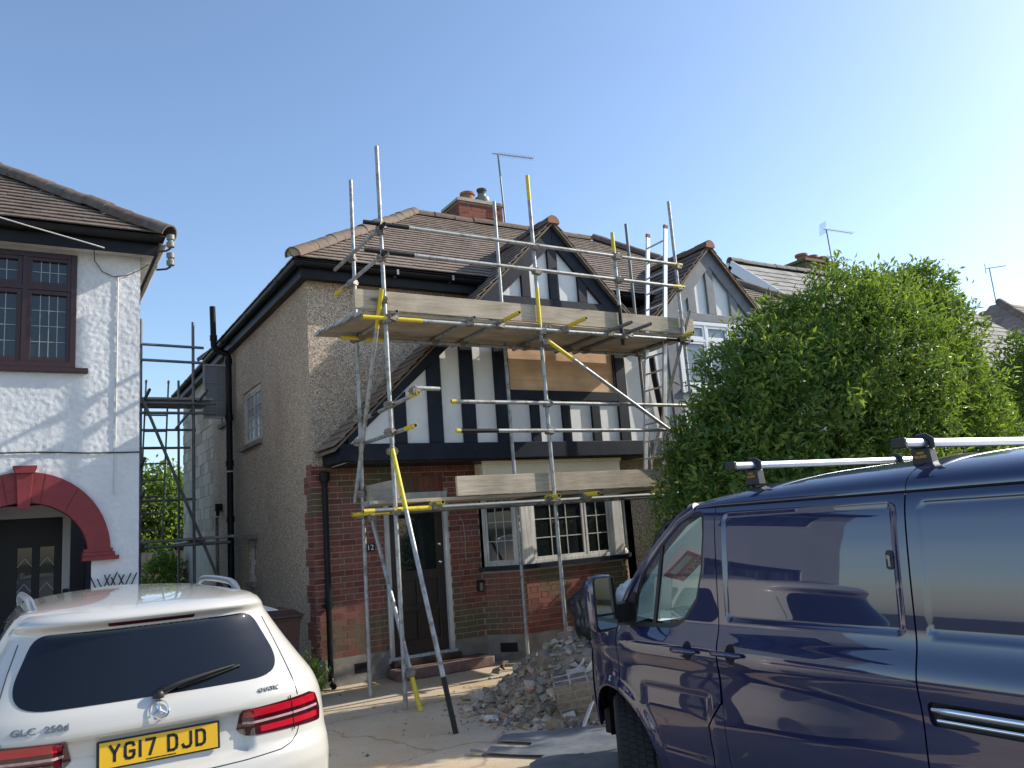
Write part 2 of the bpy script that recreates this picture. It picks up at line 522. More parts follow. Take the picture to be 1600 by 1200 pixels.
M['glass_sky'] = simple('pale_window_glass', (.16, .21, .25), rough=.06, spec=.7)
M['obscure'] = simple('obscured_glass', (.22, .23, .23), (.30, .31, .31), 30, .25)
M['lead'] = simple('lead_came', (.30, .31, .32), rough=.5, metal=.4)
M['white_bar'] = simple('white_glazing_bar', (.56, .54, .49), (.36, .34, .30), 20, .6)
M['doorwood'] = simple('dark_door_paint', (.018, .011, .010), (.035, .022, .018), 8, .4)
M['plinth'] = simple('concrete_plinth', (.15, .14, .12), (.30, .28, .24), 5, .95, bump=.4, bscale=25)
M['redpaint'] = simple('red_masonry_paint', (.165, .016, .020), (.22, .024, .027), 7, .6, bump=.2, bscale=40)
M['redstep'] = simple('worn_red_step_paint', (.12, .045, .04), (.24, .19, .17), 6, .8, bump=.2)
M['mahogany'] = simple('mahogany_window_frame', (.024, .0075, .0085), (.038, .011, .012), 15, .4)
M['grey_trim'] = simple('pale_grey_door_frame', (.50, .50, .49), rough=.5)
M['terracotta'] = simple('terracotta', (.30, .115, .06), (.38, .17, .10), 9, .85)
M['potblack'] = simple('sooted_pot', (.03, .028, .026), (.10, .09, .08), 9, .8)
M['ceramic'] = simple('grey_insulator', (.16, .17, .15), (.24, .25, .22), 20, .4)
M['wire'] = simple('cable_sheath', (.02, .02, .02), rough=.5)
M['whitewire'] = simple('white_cable_sheath', (.6, .6, .58), rough=.5)
M['carwhite'] = simple('white_car_paint', (.58, .56, .515), rough=.30, coat=1.0, spec=.5)
M['van'] = None
M['trimblack'] = simple('black_plastic_trim', (.013, .013, .014), rough=.45)
M['gap'] = simple('shut_line_black', (.004, .004, .005), rough=.8)
M['tyre'] = simple('tyre_rubber', (.018, .018, .018), (.035, .034, .033), 25, .85, bump=.2)
M['chrome'] = simple('chrome', (.75, .76, .78), rough=.12, metal=1.0)
M['silver'] = simple('satin_aluminium_rail', (.48, .53, .58), rough=.28, metal=.85)
M['carglass'] = simple('tinted_car_glass', (.006, .008, .012), rough=.02, spec=.6)
M['cabglass'] = glassmat('pale_green_cab_glass', (.74, .93, .86))
M['dustglow_glass'] = glassmat('dusty_glow_green_glass', (.74, .93, .86), dust_glow=.34)
M['mirror'] = simple('mirror_glass', (.82, .86, .84), rough=.02, metal=1.0)
M['lamp'] = simple('red_lamp_lens', (.30, .004, .010), rough=.06, coat=1.0)
M['lamp_bright'] = simple('bright_red_lamp_element', (.48, .008, .02), rough=.12, coat=1.0)
M['lamp_dark'] = simple('dark_red_lamp_lens', (.055, .003, .008), rough=.05, coat=1.0)
M['lamp_clear'] = simple('clear_lamp_strip', (.40, .22, .22), (.58, .42, .42), 40, .15, coat=1.0)
M['plate'] = simple('yellow_number_plate', (.80, .46, .006), rough=.35, coat=.3)
M['badge'] = simple('grey_badge', (.20, .205, .215), rough=.3, metal=.5)
M['ink'] = simple('black_print', (.008, .008, .008), rough=.4)
M['whiteink'] = simple('white_print', (.78, .78, .76), rough=.5)
M['redcard'] = simple('red_card', (.70, .045, .05), rough=.5)
M['paper'] = simple('white_paper', (.74, .74, .72), rough=.7)
M['binbrown'] = simple('brown_bin_plastic', (.055, .025, .020), (.08, .036, .028), 5, .55)
M['sheet'] = simple('dark_damp_proof_sheet', (.085, .10, .125), (.20, .22, .245), 4, .5, bump=.2, bscale=8)
M['bag'] = simple('black_polythene', (.012, .016, .022), (.03, .036, .045), 3, .28)
M['rubgrey'] = island('broken_concrete', [(0, (.23, .175, .12)), (.5, (.39, .315, .225)), (1, (.52, .445, .345))], True, rough=.95, bscale=22)
M['rubbrick'] = island('broken_brick', [(0, (.30, .15, .09)), (.5, (.42, .25, .165)), (1, (.32, .22, .16))], True, rough=.95, bscale=22)
M['oldbrick'] = island('old_mortared_brick', [(0, (.20, .15, .11)), (.5, (.27, .21, .155)), (1, (.33, .265, .20))], True, rough=.95, bscale=22)
M['plaster'] = simple('broken_white_plaster', (.55, .54, .51), (.70, .69, .66), 9, .9)
M['rubsmall'] = island('small_rubble', [(0, (.18, .15, .115)), (.5, (.33, .285, .225)), (.85, (.48, .43, .36)), (1, (.48, .26, .165))], False, rough=.95)
M['soil'] = simple('rubble_soil', (.17, .135, .098), (.34, .285, .215), 9, .95, bump=.8, bscale=30)
M['fence'] = wood('grey_fence_wood', (.10, .09, .08), (.19, .175, .155), 'z', 2, .9)
M['bark'] = simple('bark', (.055, .045, .035), (.12, .10, .08), 12, .95, bump=.6, bscale=20)
M['handle'] = wood('tool_handle_wood', (.26, .20, .14), (.38, .31, .23), 'x', 4, .8)
M['iron'] = simple('rusty_iron', (.06, .05, .045), (.14, .10, .08), 20, .8, metal=.4)
M['laurel'] = leafmat('laurel_leaf', [(0, (.036, .084, .018)), (.45, (.080, .160, .030)), (.8, (.125, .212, .038)), (.95, (.19, .25, .05)), (1, (.36, .29, .06))], (.26, .40, .04), .32, .48)
M['laurel_new'] = leafmat('young_laurel_leaf', [(0, (.07, .14, .025)), (.6, (.13, .21, .035)), (1, (.21, .26, .05))], (.36, .48, .05), .36, .45)
M['treeleaf'] = leafmat('tree_leaf', [(0, (.04, .09, .015)), (.6, (.08, .15, .025)), (1, (.14, .20, .04))], (.30, .42, .05), .45, .45)
M['weed'] = leafmat('weed_leaf', [(0, (.06, .10, .02)), (1, (.20, .21, .08))], (.2, .25, .05), .3)
M['cladding'] = simple('dark_grey_cladding', (.07, .075, .085), (.10, .105, .115), 5, .7)

# van paint: deep blue metallic under a clear coat
m, nt, n, l, b = newmat('navy_metallic_paint')
b.inputs['Base Color'].default_value = (.0055, .0125, .064, 1)
b.inputs['Metallic'].default_value = .0
b.inputs['Specular IOR Level'].default_value = .15
b.inputs['Roughness'].default_value = .45
b.inputs['Coat Weight'].default_value = 1.0
b.inputs['Coat Roughness'].default_value = .015
b.inputs['Coat IOR'].default_value = 1.85
M['van'] = m
# ================================================================ ground
def plane(name, x0, x1, y0, y1, z, mat, nx=1, ny=1, amp=0):
    xs = np.linspace(x0, x1, nx+1); ys = np.linspace(y0, y1, ny+1)
    V = [(x, y, z + (amp*noise.noise(Vector((x*.7, y*.7, 0))) if amp and 0 < i < nx and 0 < j < ny else 0)) for j, y in enumerate(ys) for i, x in enumerate(xs)]
    Q = [(j*(nx+1)+i, j*(nx+1)+i+1, (j+1)*(nx+1)+i+1, (j+1)*(nx+1)+i) for j in range(ny) for i in range(nx)]
    o = np_mesh(name, V, Q, mat, smooth=True)
    o['kind'] = 'structure'
    return o

def groundmat(name, c_dust, c_conc, c_ochre):
    m, nt, n, l, b = newmat(name)
    b.inputs['Roughness'].default_value = .95
    pos = wpos(n)
    def nz(s, d=6, ro=.6):
        t = n.new('ShaderNodeTexNoise'); t.inputs['Scale'].default_value = s; t.inputs['Detail'].default_value = d; t.inputs['Roughness'].default_value = ro
        l.new(pos, t.inputs['Vector']); return t.outputs['Fac']
    def mixc(f, lo, hi, a, c):
        mr = n.new('ShaderNodeMapRange'); mr.inputs[1].default_value = lo; mr.inputs[2].default_value = hi
        l.new(f, mr.inputs[0])
        x = n.new('ShaderNodeMix'); x.data_type = 'RGBA'; l.new(mr.outputs[0], x.inputs['Factor'])
        if isinstance(a, tuple): x.inputs['A'].default_value = (*a, 1)
        else: l.new(a, x.inputs['A'])
        x.inputs['B'].default_value = (*c, 1); return x.outputs['Result']
    c = mixc(nz(1.1), .40, .62, c_dust, c_conc)
    c = mixc(nz(.55), .52, .68, c, c_ochre)
    c = mixc(nz(38, 3), .60, .72, c, tuple(v*.62 for v in c_conc))
    c = mixc(nz(9, 8, .75), .62, .75, c, tuple(v*.55 for v in c_dust))
    vo = n.new('ShaderNodeTexVoronoi'); vo.feature = 'DISTANCE_TO_EDGE'; vo.inputs['Scale'].default_value = .42
    nv = n.new('ShaderNodeTexNoise'); nv.inputs['Scale'].default_value = 2.5; nv.inputs['Detail'].default_value = 6; l.new(pos, nv.inputs['Vector'])
    va = n.new('ShaderNodeVectorMath'); va.operation = 'MULTIPLY_ADD'; va.inputs[1].default_value = (.5, .5, 0); l.new(nv.outputs['Color'], va.inputs[0]); l.new(pos, va.inputs[2])
    l.new(va.outputs[0], vo.inputs['Vector'])
    mk = n.new('ShaderNodeMapRange'); mk.inputs[1].default_value = .0; mk.inputs[2].default_value = .006; mk.inputs[3].default_value = .55; mk.inputs[4].default_value = 0
    l.new(vo.outputs['Distance'], mk.inputs[0])
    xk = n.new('ShaderNodeMix'); xk.data_type = 'RGBA'; l.new(mk.outputs[0], xk.inputs['Factor']); l.new(c, xk.inputs['A']); xk.inputs['B'].default_value = (.13, .11, .08, 1)
    c = xk.outputs['Result']
    l.new(c, b.inputs['Base Color'])
    bp = n.new('ShaderNodeBump'); bp.inputs['Strength'].default_value = .5; bp.inputs['Distance'].default_value = .015
    l.new(nz(16, 10, .7), bp.inputs['Height']); l.new(bp.outputs[0], b.inputs['Normal'])
    return m

M['drive'] = groundmat('dusty_concrete_drive', (.55, .445, .315), (.47, .395, .295), (.54, .365, .185))
M['grassground'] = simple('rough_garden_ground', (.05, .06, .025), (.10, .10, .05), 3, .95, bump=.6, bscale=15)
M['asphalt'] = simple('asphalt', (.042, .042, .043), (.065, .064, .062), 8, .9, bump=.4, bscale=120)
M['paving'] = simple('concrete_paving', (.26, .25, .23), (.34, .33, .30), 6, .9, bump=.3)
plane('ground', -600, 600, -600, 600, -.02, M['grassground'])
plane('driveway', -7, 9.2, -3.2, 10.3, 0.0, M['drive'], 90, 80, .012)
plane('pavement', -80, 80, -5.4, -3.2, .0, M['paving'])
plane('road', -80, 80, -13, -5.55, -.012, M['asphalt'])
k = MB(); k.box(-80, 80, -5.55, -5.4, -.1, .02); o = k.build('kerb', M['paving']); o['kind'] = 'structure'
plane('side_passage', 1.0, 3.3, 10.3, 22, .0, M['paving'])

# ================================================================ roofs
def tiles(O, e, s, L, interval, mat, parent, gauge=.155, w=.165, th=.014, name='roof_tiles'):
    O = np.array(O, float); e = np.array(e, float); s = np.array(s, float)
    e /= np.linalg.norm(e); s /= np.linalg.norm(s)
    nn = np.cross(e, s)
    if nn[2] < 0: nn = -nn
    V = []; Q = []
    rows = int(L / gauge)
    for k_ in range(rows):
        sa = k_*gauge
        e0, e1 = interval(sa + gauge*.5)
        if e1 - e0 < .02: continue
        a = math.floor(e0/w)*w - (w/2 if k_ % 2 else 0)
        while a < e1:
            x0 = max(a + .0002, e0); x1 = min(a + w - .0002, e1)
            a += w
            if x1 - x0 < .015: continue
            j1 = rng.normal(0, .0012); j2 = rng.normal(0, .0022); j3 = rng.normal(0, .0008)
            n0 = len(V)
            s0 = sa + j2; s1 = sa + gauge*1.25
            for (ss, hb) in ((s0, .023 + j1), (s1, .0)):
                for xx, hj in ((x0, 0), (x1, j3)):
                    p = O + e*xx + s*ss
                    V.append(p + nn*(hb+hj)); V.append(p + nn*(hb+hj+th))
            # 0 b00 1 t00 2 b10 3 t10 4 b01 5 t01 6 b11 7 t11
            Q += [(n0+1, n0+3, n0+7, n0+5), (n0, n0+2, n0+3, n0+1), (n0, n0+1, n0+5, n0+4), (n0+2, n0+6, n0+7, n0+3)]
    o = np_mesh(name, V, Q, mat, parent)
    o['kind'] = 'stuff'
    return o

def half_round(rad, L, n=10, t=.016):
    k_ = MB(); vs = []; fs = []
    for x, rr in ((0, rad*1.012), (L, rad*.99)):
        for q in range(2):
            for i in range(n+1):
                a = R(-8) + (math.pi + R(16))*i/n
                vs.append((x, (rr - t*q)*math.cos(a), (rr - t*q)*math.sin(a)))
    m_ = n+1
    for i in range(n):
        fs += [(i, i+1, 2*m_+i+1, 2*m_+i), (m_+i+1, m_+i, 3*m_+i, 3*m_+i+1), (i+1, i, m_+i, m_+i+1), (2*m_+i, 2*m_+i+1, 3*m_+i+1, 3*m_+i)]
    fs += [(0, 2*m_, 3*m_, m_), (n, m_+n, 3*m_+n, 2*m_+n)]
    k_.add(vs, fs)
    return k_

def ridge_run(name, p0, p1, mat, parent, rad=.115, seg=.31, mesh=None):
    p0 = Vector(p0); p1 = Vector(p1); d = (p1-p0); L = d.length; d.normalize()
    n_ = max(1, round(L/seg)); st = L/n_
    me = mesh or half_round(rad, st*1.04).mesh(name, smooth=40)
    if not me.materials: me.materials.append(mat)
    y = Vector((0, 0, 1)).cross(d).normalized(); z = d.cross(y)
    rot = Matrix((d, y, z)).transposed()
    org = wloc(parent)
    for i in range(n_):
        o = link(name, me, None, parent)
        j = Matrix.Rotation(random.gauss(0, .012), 3, 'Z') @ Matrix.Rotation(random.gauss(0, .012), 3, 'Y')
        o.rotation_euler = (rot @ j).to_euler()
        o.location = p0 + d*(i*st) + z*random.gauss(0, .004) - org
    return me

def wall_sheet(axis, const, u0, u1, z0, z1, holes, reveal, k_=None):
    """outer skin with openings and their reveals; axis 'x' or 'y' is the normal, reveal is signed depth"""
    k_ = k_ or MB()
    us = sorted({u0, u1, *[h[0] for h in holes], *[h[1] for h in holes]})
    zs = sorted({z0, z1, *[h[2] for h in holes], *[h[3] for h in holes]})
    P = (lambda u, z, d=0: (const+d, u, z)) if axis == 'x' else (lambda u, z, d=0: (u, const+d, z))
    for a, b_ in zip(us, us[1:]):
        for c, d in zip(zs, zs[1:]):
            um, zm = (a+b_)/2, (c+d)/2
            if any(h[0] < um < h[1] and h[2] < zm < h[3] for h in holes): continue
            k_.add([P(a, c), P(b_, c), P(b_, d), P(a, d)], [(0, 1, 2, 3)])
    for h in holes:
        a, b_, c, d = h
        q = [P(a, c), P(b_, c), P(b_, d), P(a, d), P(a, c, reveal), P(b_, c, reveal), P(b_, d, reveal), P(a, d, reveal)]
        k_.add(q, [(0, 4, 5, 1), (1, 5, 6, 2), (2, 6, 7, 3), (3, 7, 4, 0)])
    return k_

def window(parent, P0, ux, nrm, W, H, fw, casements, fmat, gmat, lmat, depth=.06, grid_w=.012, name='window', sub=.035, zup=Vector((0, 0, 1))):
    """frame with casements (u0,u1,v0,v1,nx,ny); glass and lead or glazing bars as sub-parts"""
    P0 = Vector(P0); ux = Vector(ux).normalized(); nr = Vector(nrm).normalized()
    def B(k_, u0, u1, v0, v1, d0, d1):
        c = P0 + ux*((u0+u1)/2) + zup*((v0+v1)/2) + nr*((d0+d1)/2)
        k_.obox(c, ux*((u1-u0)/2), nr*((d1-d0)/2), zup*((v1-v0)/2))
    k_ = MB()
    B(k_, 0, fw, 0, H, -depth/2, depth/2); B(k_, W-fw, W, 0, H, -depth/2, depth/2)
    B(k_, fw, W-fw, 0, fw, -depth/2, depth/2); B(k_, fw, W-fw, H-fw, H, -depth/2, depth/2)
    for (u0, u1, v0, v1, nx, ny) in casements:
        s = sub
        B(k_, u0, u0+s, v0, v1, -depth/2+.004, depth/2-.012); B(k_, u1-s, u1, v0, v1, -depth/2+.004, depth/2-.012)
        B(k_, u0+s, u1-s, v0, v0+s, -depth/2+.004, depth/2-.012); B(k_, u0+s, u1-s, v1-s, v1, -depth/2+.004, depth/2-.012)
    o = k_.build(name, fmat, parent, bevel=.004)
    for (u0, u1, v0, v1, nx, ny) in casements:
        s = sub
        g = MB(); B(g, u0+s-.004, u1-s+.004, v0+s-.004, v1-s+.004, -.012, -.004)
        g.build('pane', gmat, o)
        if nx > 1 or ny > 1:
            g = MB(); a, b_, c, d = u0+s, u1-s, v0+s, v1-s
            for i in range(1, nx): uu = a+(b_-a)*i/nx; B(g, uu-grid_w/2, uu+grid_w/2, c, d, -.003, .006)
            for i in range(1, ny): vv = c+(d-c)*i/ny; B(g, a, b_, vv-grid_w/2, vv+grid_w/2, -.003, .005)
            g.build('glazing_bars', lmat, o)
    # mullions between casements
    return o

# ================================================================ semi-detached house with the scaffold
YF, YG, PW = 10.14, 9.5, 8.28
EX, EY, EZ = 2.95, 9.88, 5.40
RY, RZ = 13.12, 7.68
RX = EX + (RY-EY)
house = thing('semi_detached_house', 'pebbledashed brick house with half-timbered gable wrapped in front scaffolding', 'house', (5.6, 13, 0))
# side wall with windows
k = wall_sheet('x', 3.16, 10.14, 16.35, 0, 5.25, [(12.62, 13.85, 3.40, 4.30), (14.75, 15.55, 4.02, 5.05), (13.12, 13.55, 1.22, 1.86), (15.85, 16.2, .02, 2.35)], .14)
# front wall above the brickwork
wall_sheet('y', YF, 3.16, PW, 2.72, 5.25, [], .1, k)
wall_sheet('y', 16.35, 3.16, PW, 0, 5.25, [], .1, k)
k.build('wall', M['pebble'], house)
# inner dark core so that no light leaks through
k = MB(); k.box(3.42, PW, 10.42, 16.3, 0, 5.2); k.build('interior', M['gap'], house)
# window sills on the side
for (a, b_, z) in ((12.58, 13.9, 3.40), (14.7, 15.6, 4.02), (13.08, 13.6, 1.22)):
    k = MB(); k.box(3.09, 3.2, a, b_, z-.07, z-.002); k.build('window_sill', M['plinth'], house)
k = MB(); k.box(3.08, 3.165, 13.0, 13.62, 1.88, 1.96); k.build('window_hood', M['plinth'], house)
Xn = Vector((-1, 0, 0))
window(house, (3.22, 13.85, 3.40), (0, -1, 0), Xn, 1.23, .90, .06, [(.06, .62, .06, .84, 2, 4), (.62, 1.17, .06, .84, 2, 4)], M['oldwhite'], M['obscure'], M['white_bar'], grid_w=.022)
window(house, (3.22, 15.55, 4.02), (0, -1, 0), Xn, .80, 1.03, .06, [(.06, .74, .06, .97, 1, 1)], M['oldwhite'], M['glass'], M['lead'])
window(house, (3.22, 13.55, 1.22), (0, -1, 0), Xn, .43, .64, .05, [(.05, .38, .05, .3, 1, 1), (.05, .38, .3, .59, 1, 1)], M['oldwhite'], M['obscure'], M['lead'])
# the casement standing open at right angles to the wall
o = window(house, (2.70, 14.80, 4.04), (1, 0, 0), (0, -1, 0), .45, .98, .035, [(.0, .45, .0, .98, 2, 3)], M['oldwhite'], M['obscure'], M['lead'], depth=.035, name='open_casement', grid_w=.014)
k = MB(); k.box(3.2, 3.24, 15.86, 16.19, .03, 2.34); k.build('side_door', M['doorwood'], house)
k = MB(); k.box(3.03, 3.16, 15.55, 15.7, 2.45, 2.58); k.tube((3.09, 15.62, 2.45), (3.09, 15.62, 2.36), .035); k.build('vent_box', M['black'], house)
# rear extension in bare blockwork
bw = MB(); bw.box(3.175, PW, 16.36, 19.8, 0, 5.22)
ext = bw.build('extension_wall', M['mortar'], house)
bme = MB().box(-.5, .5, -.5, .5, -.5, .5).mesh('block'); bme.materials.append(M['block'])
for r_ in range(15):
    z = 1.92 + r_*.225
    if z > 5.1: break
    y = 16.36 - (.225 if r_ % 2 else 0)
    while y < 19.8:
        a, b_ = max(y, 16.36)+.005, min(y+.44, 19.8)
        y += .45
        if b_-a < .08: continue
        o = link('block', bme, None, ext)
        o.scale = (.1, b_-a, .215); o.location = Vector((3.212+random.uniform(-.004, .004), (a+b_)/2, z+.108)) - wloc(ext)
k = MB(); k.box(3.10, PW, 16.3, 19.9, 5.25, 5.36); k.build('extension_roof', M['black'], house)

# ---- main hipped roof, left half
cs = math.cos(math.atan2(RZ-EZ, RY-EY)); sn = math.sin(math.atan2(RZ-EZ, RY-EY)); SL = (RY-EY)/cs
BY = RY + (RY-EY)
dz = -.012
k = MB()
k.add([(EX, EY, EZ+dz), (PW, EY, EZ+dz), (PW, RY, RZ+dz), (RX, RY, RZ+dz), (EX, BY, EZ+dz), (PW, BY, EZ+dz)],
      [(0, 1, 2, 3), (4, 0, 3), (5, 4, 3, 2), (0, 4, 5, 1)])
roof = k.build('roof', M['felt'], house)
tiles((EX, EY, EZ), (1, 0, 0), (0, cs, sn), SL, lambda s: (s*cs, PW-EX), M['tile'], roof)
tiles((EX, BY, EZ), (0, -1, 0), (cs, 0, sn), SL, lambda s: (s*cs, (BY-EY)-s*cs), M['tile'], roof)
ridge_run('hip_tile', (EX-.05, EY-.05, EZ-.0), (RX, RY, RZ+.03), M['hip'], roof, rad=.112)
ridge_run('hip_tile', (EX, BY, EZ), (RX, RY, RZ+.03), M['hip'], roof, rad=.112)
ridge_run('ridge_tile', (RX-.02, RY, RZ), (PW, RY, RZ), M['hip'], roof, rad=.11, seg=.42)
# mortar bedding under the hip end and the hip iron
k = MB(); k.lathe((0, 0, 0), [(.001, 0), (.105, 0), (.105, .05), (.001, .05)], 16)
k2 = MB(); dv = Vector((1, 1, .7)).normalized(); sv = Vector((1, -1, 0)).normalized(); uv = sv.cross(dv)
if uv.z < 0: uv = -uv
pc = Vector((EX-.03, EY-.03, EZ+.01))
ring = [pc + (sv*math.cos(math.pi*i/10) + uv*math.sin(math.pi*i/10))*.112 for i in range(11)]
k2.add(ring + [p + dv*.06 for p in ring], [tuple(range(11)), tuple(reversed(range(11, 22)))] + [(i, i+1, i+12, i+11) for i in range(10)])
k2.build('hip_bedding', M['mortar'], roof)
k = MB(); k.path([pc + Vector((.05, .05, .0)), pc - Vector((.05, .05, .02)), pc - Vector((.085, .085, -.03)), pc - Vector((.075, .075, -.085)), pc - Vector((.05, .05, -.09))], .007, 6); k.build('hip_iron', M['iron'], roof)
# eaves: fascia, soffit, gutters
k = MB()
k.box(EX+.08, EX+.11, EY+.08, 19.85, 5.17, 5.38); k.box(EX+.11, PW, EY+.08, EY+.11, 5.17, 5.38)
k.build('fascia', M['black'], house)
k = MB(); k.box(EX+.11, 3.16, EY+.11, 19.8, 5.19, 5.21); k.box(3.16, PW, EY+.11, YF, 5.19, 5.21); k.build('soffit', M['black'], house)
def gutter(p0, p1, out, name='gutter', rad=.058, parent=None, mat=None):
    p0 = Vector(p0); p1 = Vector(p1); out = Vector(out); k_ = MB(); vs = []; fs = []
    n_ = 8
    for p in (p0, p1):
        for rr in (rad, rad-.006):
            for i in range(n_+1):
                a = math.pi + math.pi*i/n_
                vs.append(p + out*(math.cos(a)*rr) + Vector((0, 0, math.sin(a)*rr)))
    m_ = n_+1
    for i in range(n_):
        fs += [(i, i+1, 2*m_+i+1, 2*m_+i), (m_+i+1, m_+i, 3*m_+i, 3*m_+i+1), (i, m_+i, m_+i+1, i+1), (2*m_+i, 2*m_+i+1, 3*m_+i+1, 3*m_+i)]
    fs += [(0, 2*m_, 3*m_, m_), (n_, m_+n_, 3*m_+n_, 2*m_+n_)]
    k_.add(vs, fs)
    d = (p1-p0); L = d.length; d.normalize()
    t = .9
    while t < L-.1:                           # joint collars
        q = p0 + d*t
        for i in range(n_):
            a0 = math.pi + math.pi*i/n_; a1 = a0 + math.pi/n_
            pts = [q + d*sx + out*(math.cos(a)*(rad+.008)) + Vector((0, 0, math.sin(a)*(rad+.008))) for sx in (-.05, .05) for a in (a0, a1)]
            k_.add(pts, [(0, 1, 3, 2)])
        t += 1.8
    return k_.build(name, mat or M['black'], parent, smooth=50)
gutter((EX+.02, EY-.03, 5.36), (EX+.02, 19.85, 5.33), (1, 0, 0), parent=house)
gutter((EX-.03, EY+.02, 5.36), (5.72, EY+.02, 5.35), (0, 1, 0), parent=house)
for x in (4.35, 5.2):
    k = MB(); k.bar((x, EY+.085, 5.30), (x, EY-.045, 5.33), .03, .012); k.bar((x, EY-.045, 5.30), (x, EY-.045, 5.37), .03, .012, up=(0, 1, 0)); k.build('gutter_bracket', M['lead'], house)
# soil pipe with its swan-neck vent
k = MB()
k.tube((3.06, 14.43, 0), (3.06, 14.43, 5.0), .055, 14)
k.path([(3.06, 14.43, 5.0), (3.06, 14.43, 5.08), (3.02, 14.43, 5.14), (2.86, 14.43, 5.20), (2.82, 14.43, 5.26), (2.815, 14.43, 5.34)], .055, 14)
k.tube((2.815, 14.43, 5.34), (2.80, 14.43, 5.98), .05, 14, hollow=True)
for z in (.9, 2.2, 3.15, 3.95, 4.95): k.tube((3.06, 14.43, z), (3.06, 14.43, z+.10), .068, 14)
k.tube((2.815, 14.43, 5.36), (2.813, 14.43, 5.46), .062, 14)
pipe = k.build('soil_pipe', M['black'], house, smooth=40)
for z in (3.05,):
    k = MB(); k.tube((3.06, 14.43, z), (3.06, 14.43, z+.025), .0695, 14); k.build('pipe_collar', M['white_bar'], pipe, smooth=40)

# ---- brick ground floor
bricks = []
C75 = .0757
def brickface(O, d, L, z0, n_courses, opens=(), proud=0.0, phase=0):
    O = Vector((O[0], O[1])); d = Vector(d).normalized()
    nrm = Vector((d[1], -d[0]))                      # outward, to the right of travel is -Y when d=+X
    for c in range(n_courses):
        z = z0 + c*C75 + .0325 + .005
        x = -.3375 + (.16875 if (c+phase) % 2 else 0); k_ = 0
        while x < L:
            for ln in (.215, .1025):
                a, b_ = x, x+ln; x += ln + .01
                segs = [(max(a, 0), min(b_, L))]
                for (o0, o1, oz0, oz1) in opens:
                    if oz0-.03 < z < oz1+.03:
                        ns = []
                        for (p, q) in segs:
                            if q <= o0 or p >= o1: ns.append((p, q))
                            else:
                                if p < o0: ns.append((p, o0-.004))
                                if q > o1: ns.append((o1+.004, q))
                        segs = ns
                for p, q in segs:
                    if q-p > .03:
                        c2 = O + d*((p+q)/2) - nrm*(.05 - proud + random.uniform(-.003, .0015))
                        bricks.append((q-p, Vector((c2[0], c2[1], z)), math.atan2(d[1], d[0])))
z_b = .335; NC = 32
brickface((3.155, YF), (1, 0), 2.375, z_b, NC, [(4.10-3.155, 5.03-3.155, .2, 2.33)])
# soldier course over the door
for i in range(12):
    bricks.append((-.215, Vector((4.13+i*.0757, YF+.046, 2.445)), 0))
bay = [(5.53, YF), (5.97, 9.70), (7.68, 9.70), (8.12, YF)]
brickface(bay[0], (bay[1][0]-bay[0][0], bay[1][1]-bay[0][1]), .622, z_b, 11)
brickface(bay[1], (1, 0), 1.71, z_b, 11)
brickface(bay[2], (.44, .44), .622, z_b, 11)
# the brick quoin toothed round on to the side wall
for c in range(NC):
    wd = .33 if (c//3) % 2 == 1 else .215
    z = z_b + c*C75 + .0375
    y = YF
    lens = [wd] if wd < .3 else ([.215, .105] if c % 2 else [.105, .215])
    for ln in lens:
        bricks.append((ln-.01, Vector((3.145+.05, y+ln/2, z)), -math.pi/2)); y += ln
brick_wall = None
k = MB()
k.box(3.157, 4.13, YF+.006, YF+.3, 0.02, 2.76); k.box(5.0, 5.53, YF+.006, YF+.3, .02, 2.76); k.box(4.13, 5.0, YF+.006, YF+.3, 2.34, 2.76)
k.box(5.53, PW, YF+.006, YF+.3, 2.46, 2.76)
s7 = .0045
k.prism([(5.53+s7, YF+.1), (5.53+s7, YF+.006), (5.975, 9.708), (7.675, 9.708), (8.115, YF+.006), (8.115, YF+.1)], 'z', .3, 1.19)
brick_wall = k.build('brick_wall', M['mortar'], house)
ume = MB().box(-.5, .5, -.5, .5, -.5, .5).mesh('brick'); ume.materials.append(M['brick'])
left = [b_ for b_ in bricks]
left.sort(key=lambda q: -(abs(q[0]) / (q[1]-Vector((0, 0, 1.8))).length))
bw_loc = wloc(brick_wall)
for ln, c, a in left[:300]:
    o = link('brick', ume, None, brick_wall)
    if ln < 0: o.scale = (.0657, .1, .215)
    else: o.scale = (ln, .1, .0657)
    o.rotation_euler = (random.gauss(0, .006), random.gauss(0, .004), a + random.gauss(0, .004)); o.location = c - bw_loc
k = MB()
for ln, c, a in left[300:]:
    L_, H_ = (.0657, .215) if ln < 0 else (ln, .0657)
    d = Vector((math.cos(a), math.sin(a), 0)); nn = Vector((-d.y, d.x, 0))
    k.obox(c, d*L_/2, nn*.05, Vector((0, 0, H_/2)))
o = k.build('small_bricks', M['brick_j'], brick_wall); o['kind'] = 'stuff'
# plinth with air bricks
k = MB(); k.box(3.14, 4.10, YF-.012, YF+.2, 0, .333); k.build('plinth', M['plinth'], house)
k = MB(); k.box(5.03, 5.53, YF-.012, YF+.2, 0, .333)
k.prism([(5.525, YF+.1), (5.525, YF-.01), (5.965, 9.688), (7.685, 9.688), (8.13, YF-.01), (8.13, YF+.1)], 'z', 0, .331)
plinth = k.build('plinth', M['plinth'], house)
k = MB(); k.box(3.05, 3.138, YF+.0, YF+.22, 0, .30); k.build('plinth_block', M['plinth'], house, bevel=.01)
k = MB(); k.box(3.62, 3.84, YF-.016, YF+.0, .12, .24); k.build('air_brick', M['gap'], plinth)
k = MB(); c = Vector((5.75, 9.92, .17)); d = Vector((.707, -.707, 0)); nn = Vector((-.707, -.707, 0)); k.obox(c+nn*.012, d*.12, nn*.008, Vector((0, 0, .06))); k.build('air_brick', M['gap'], plinth)
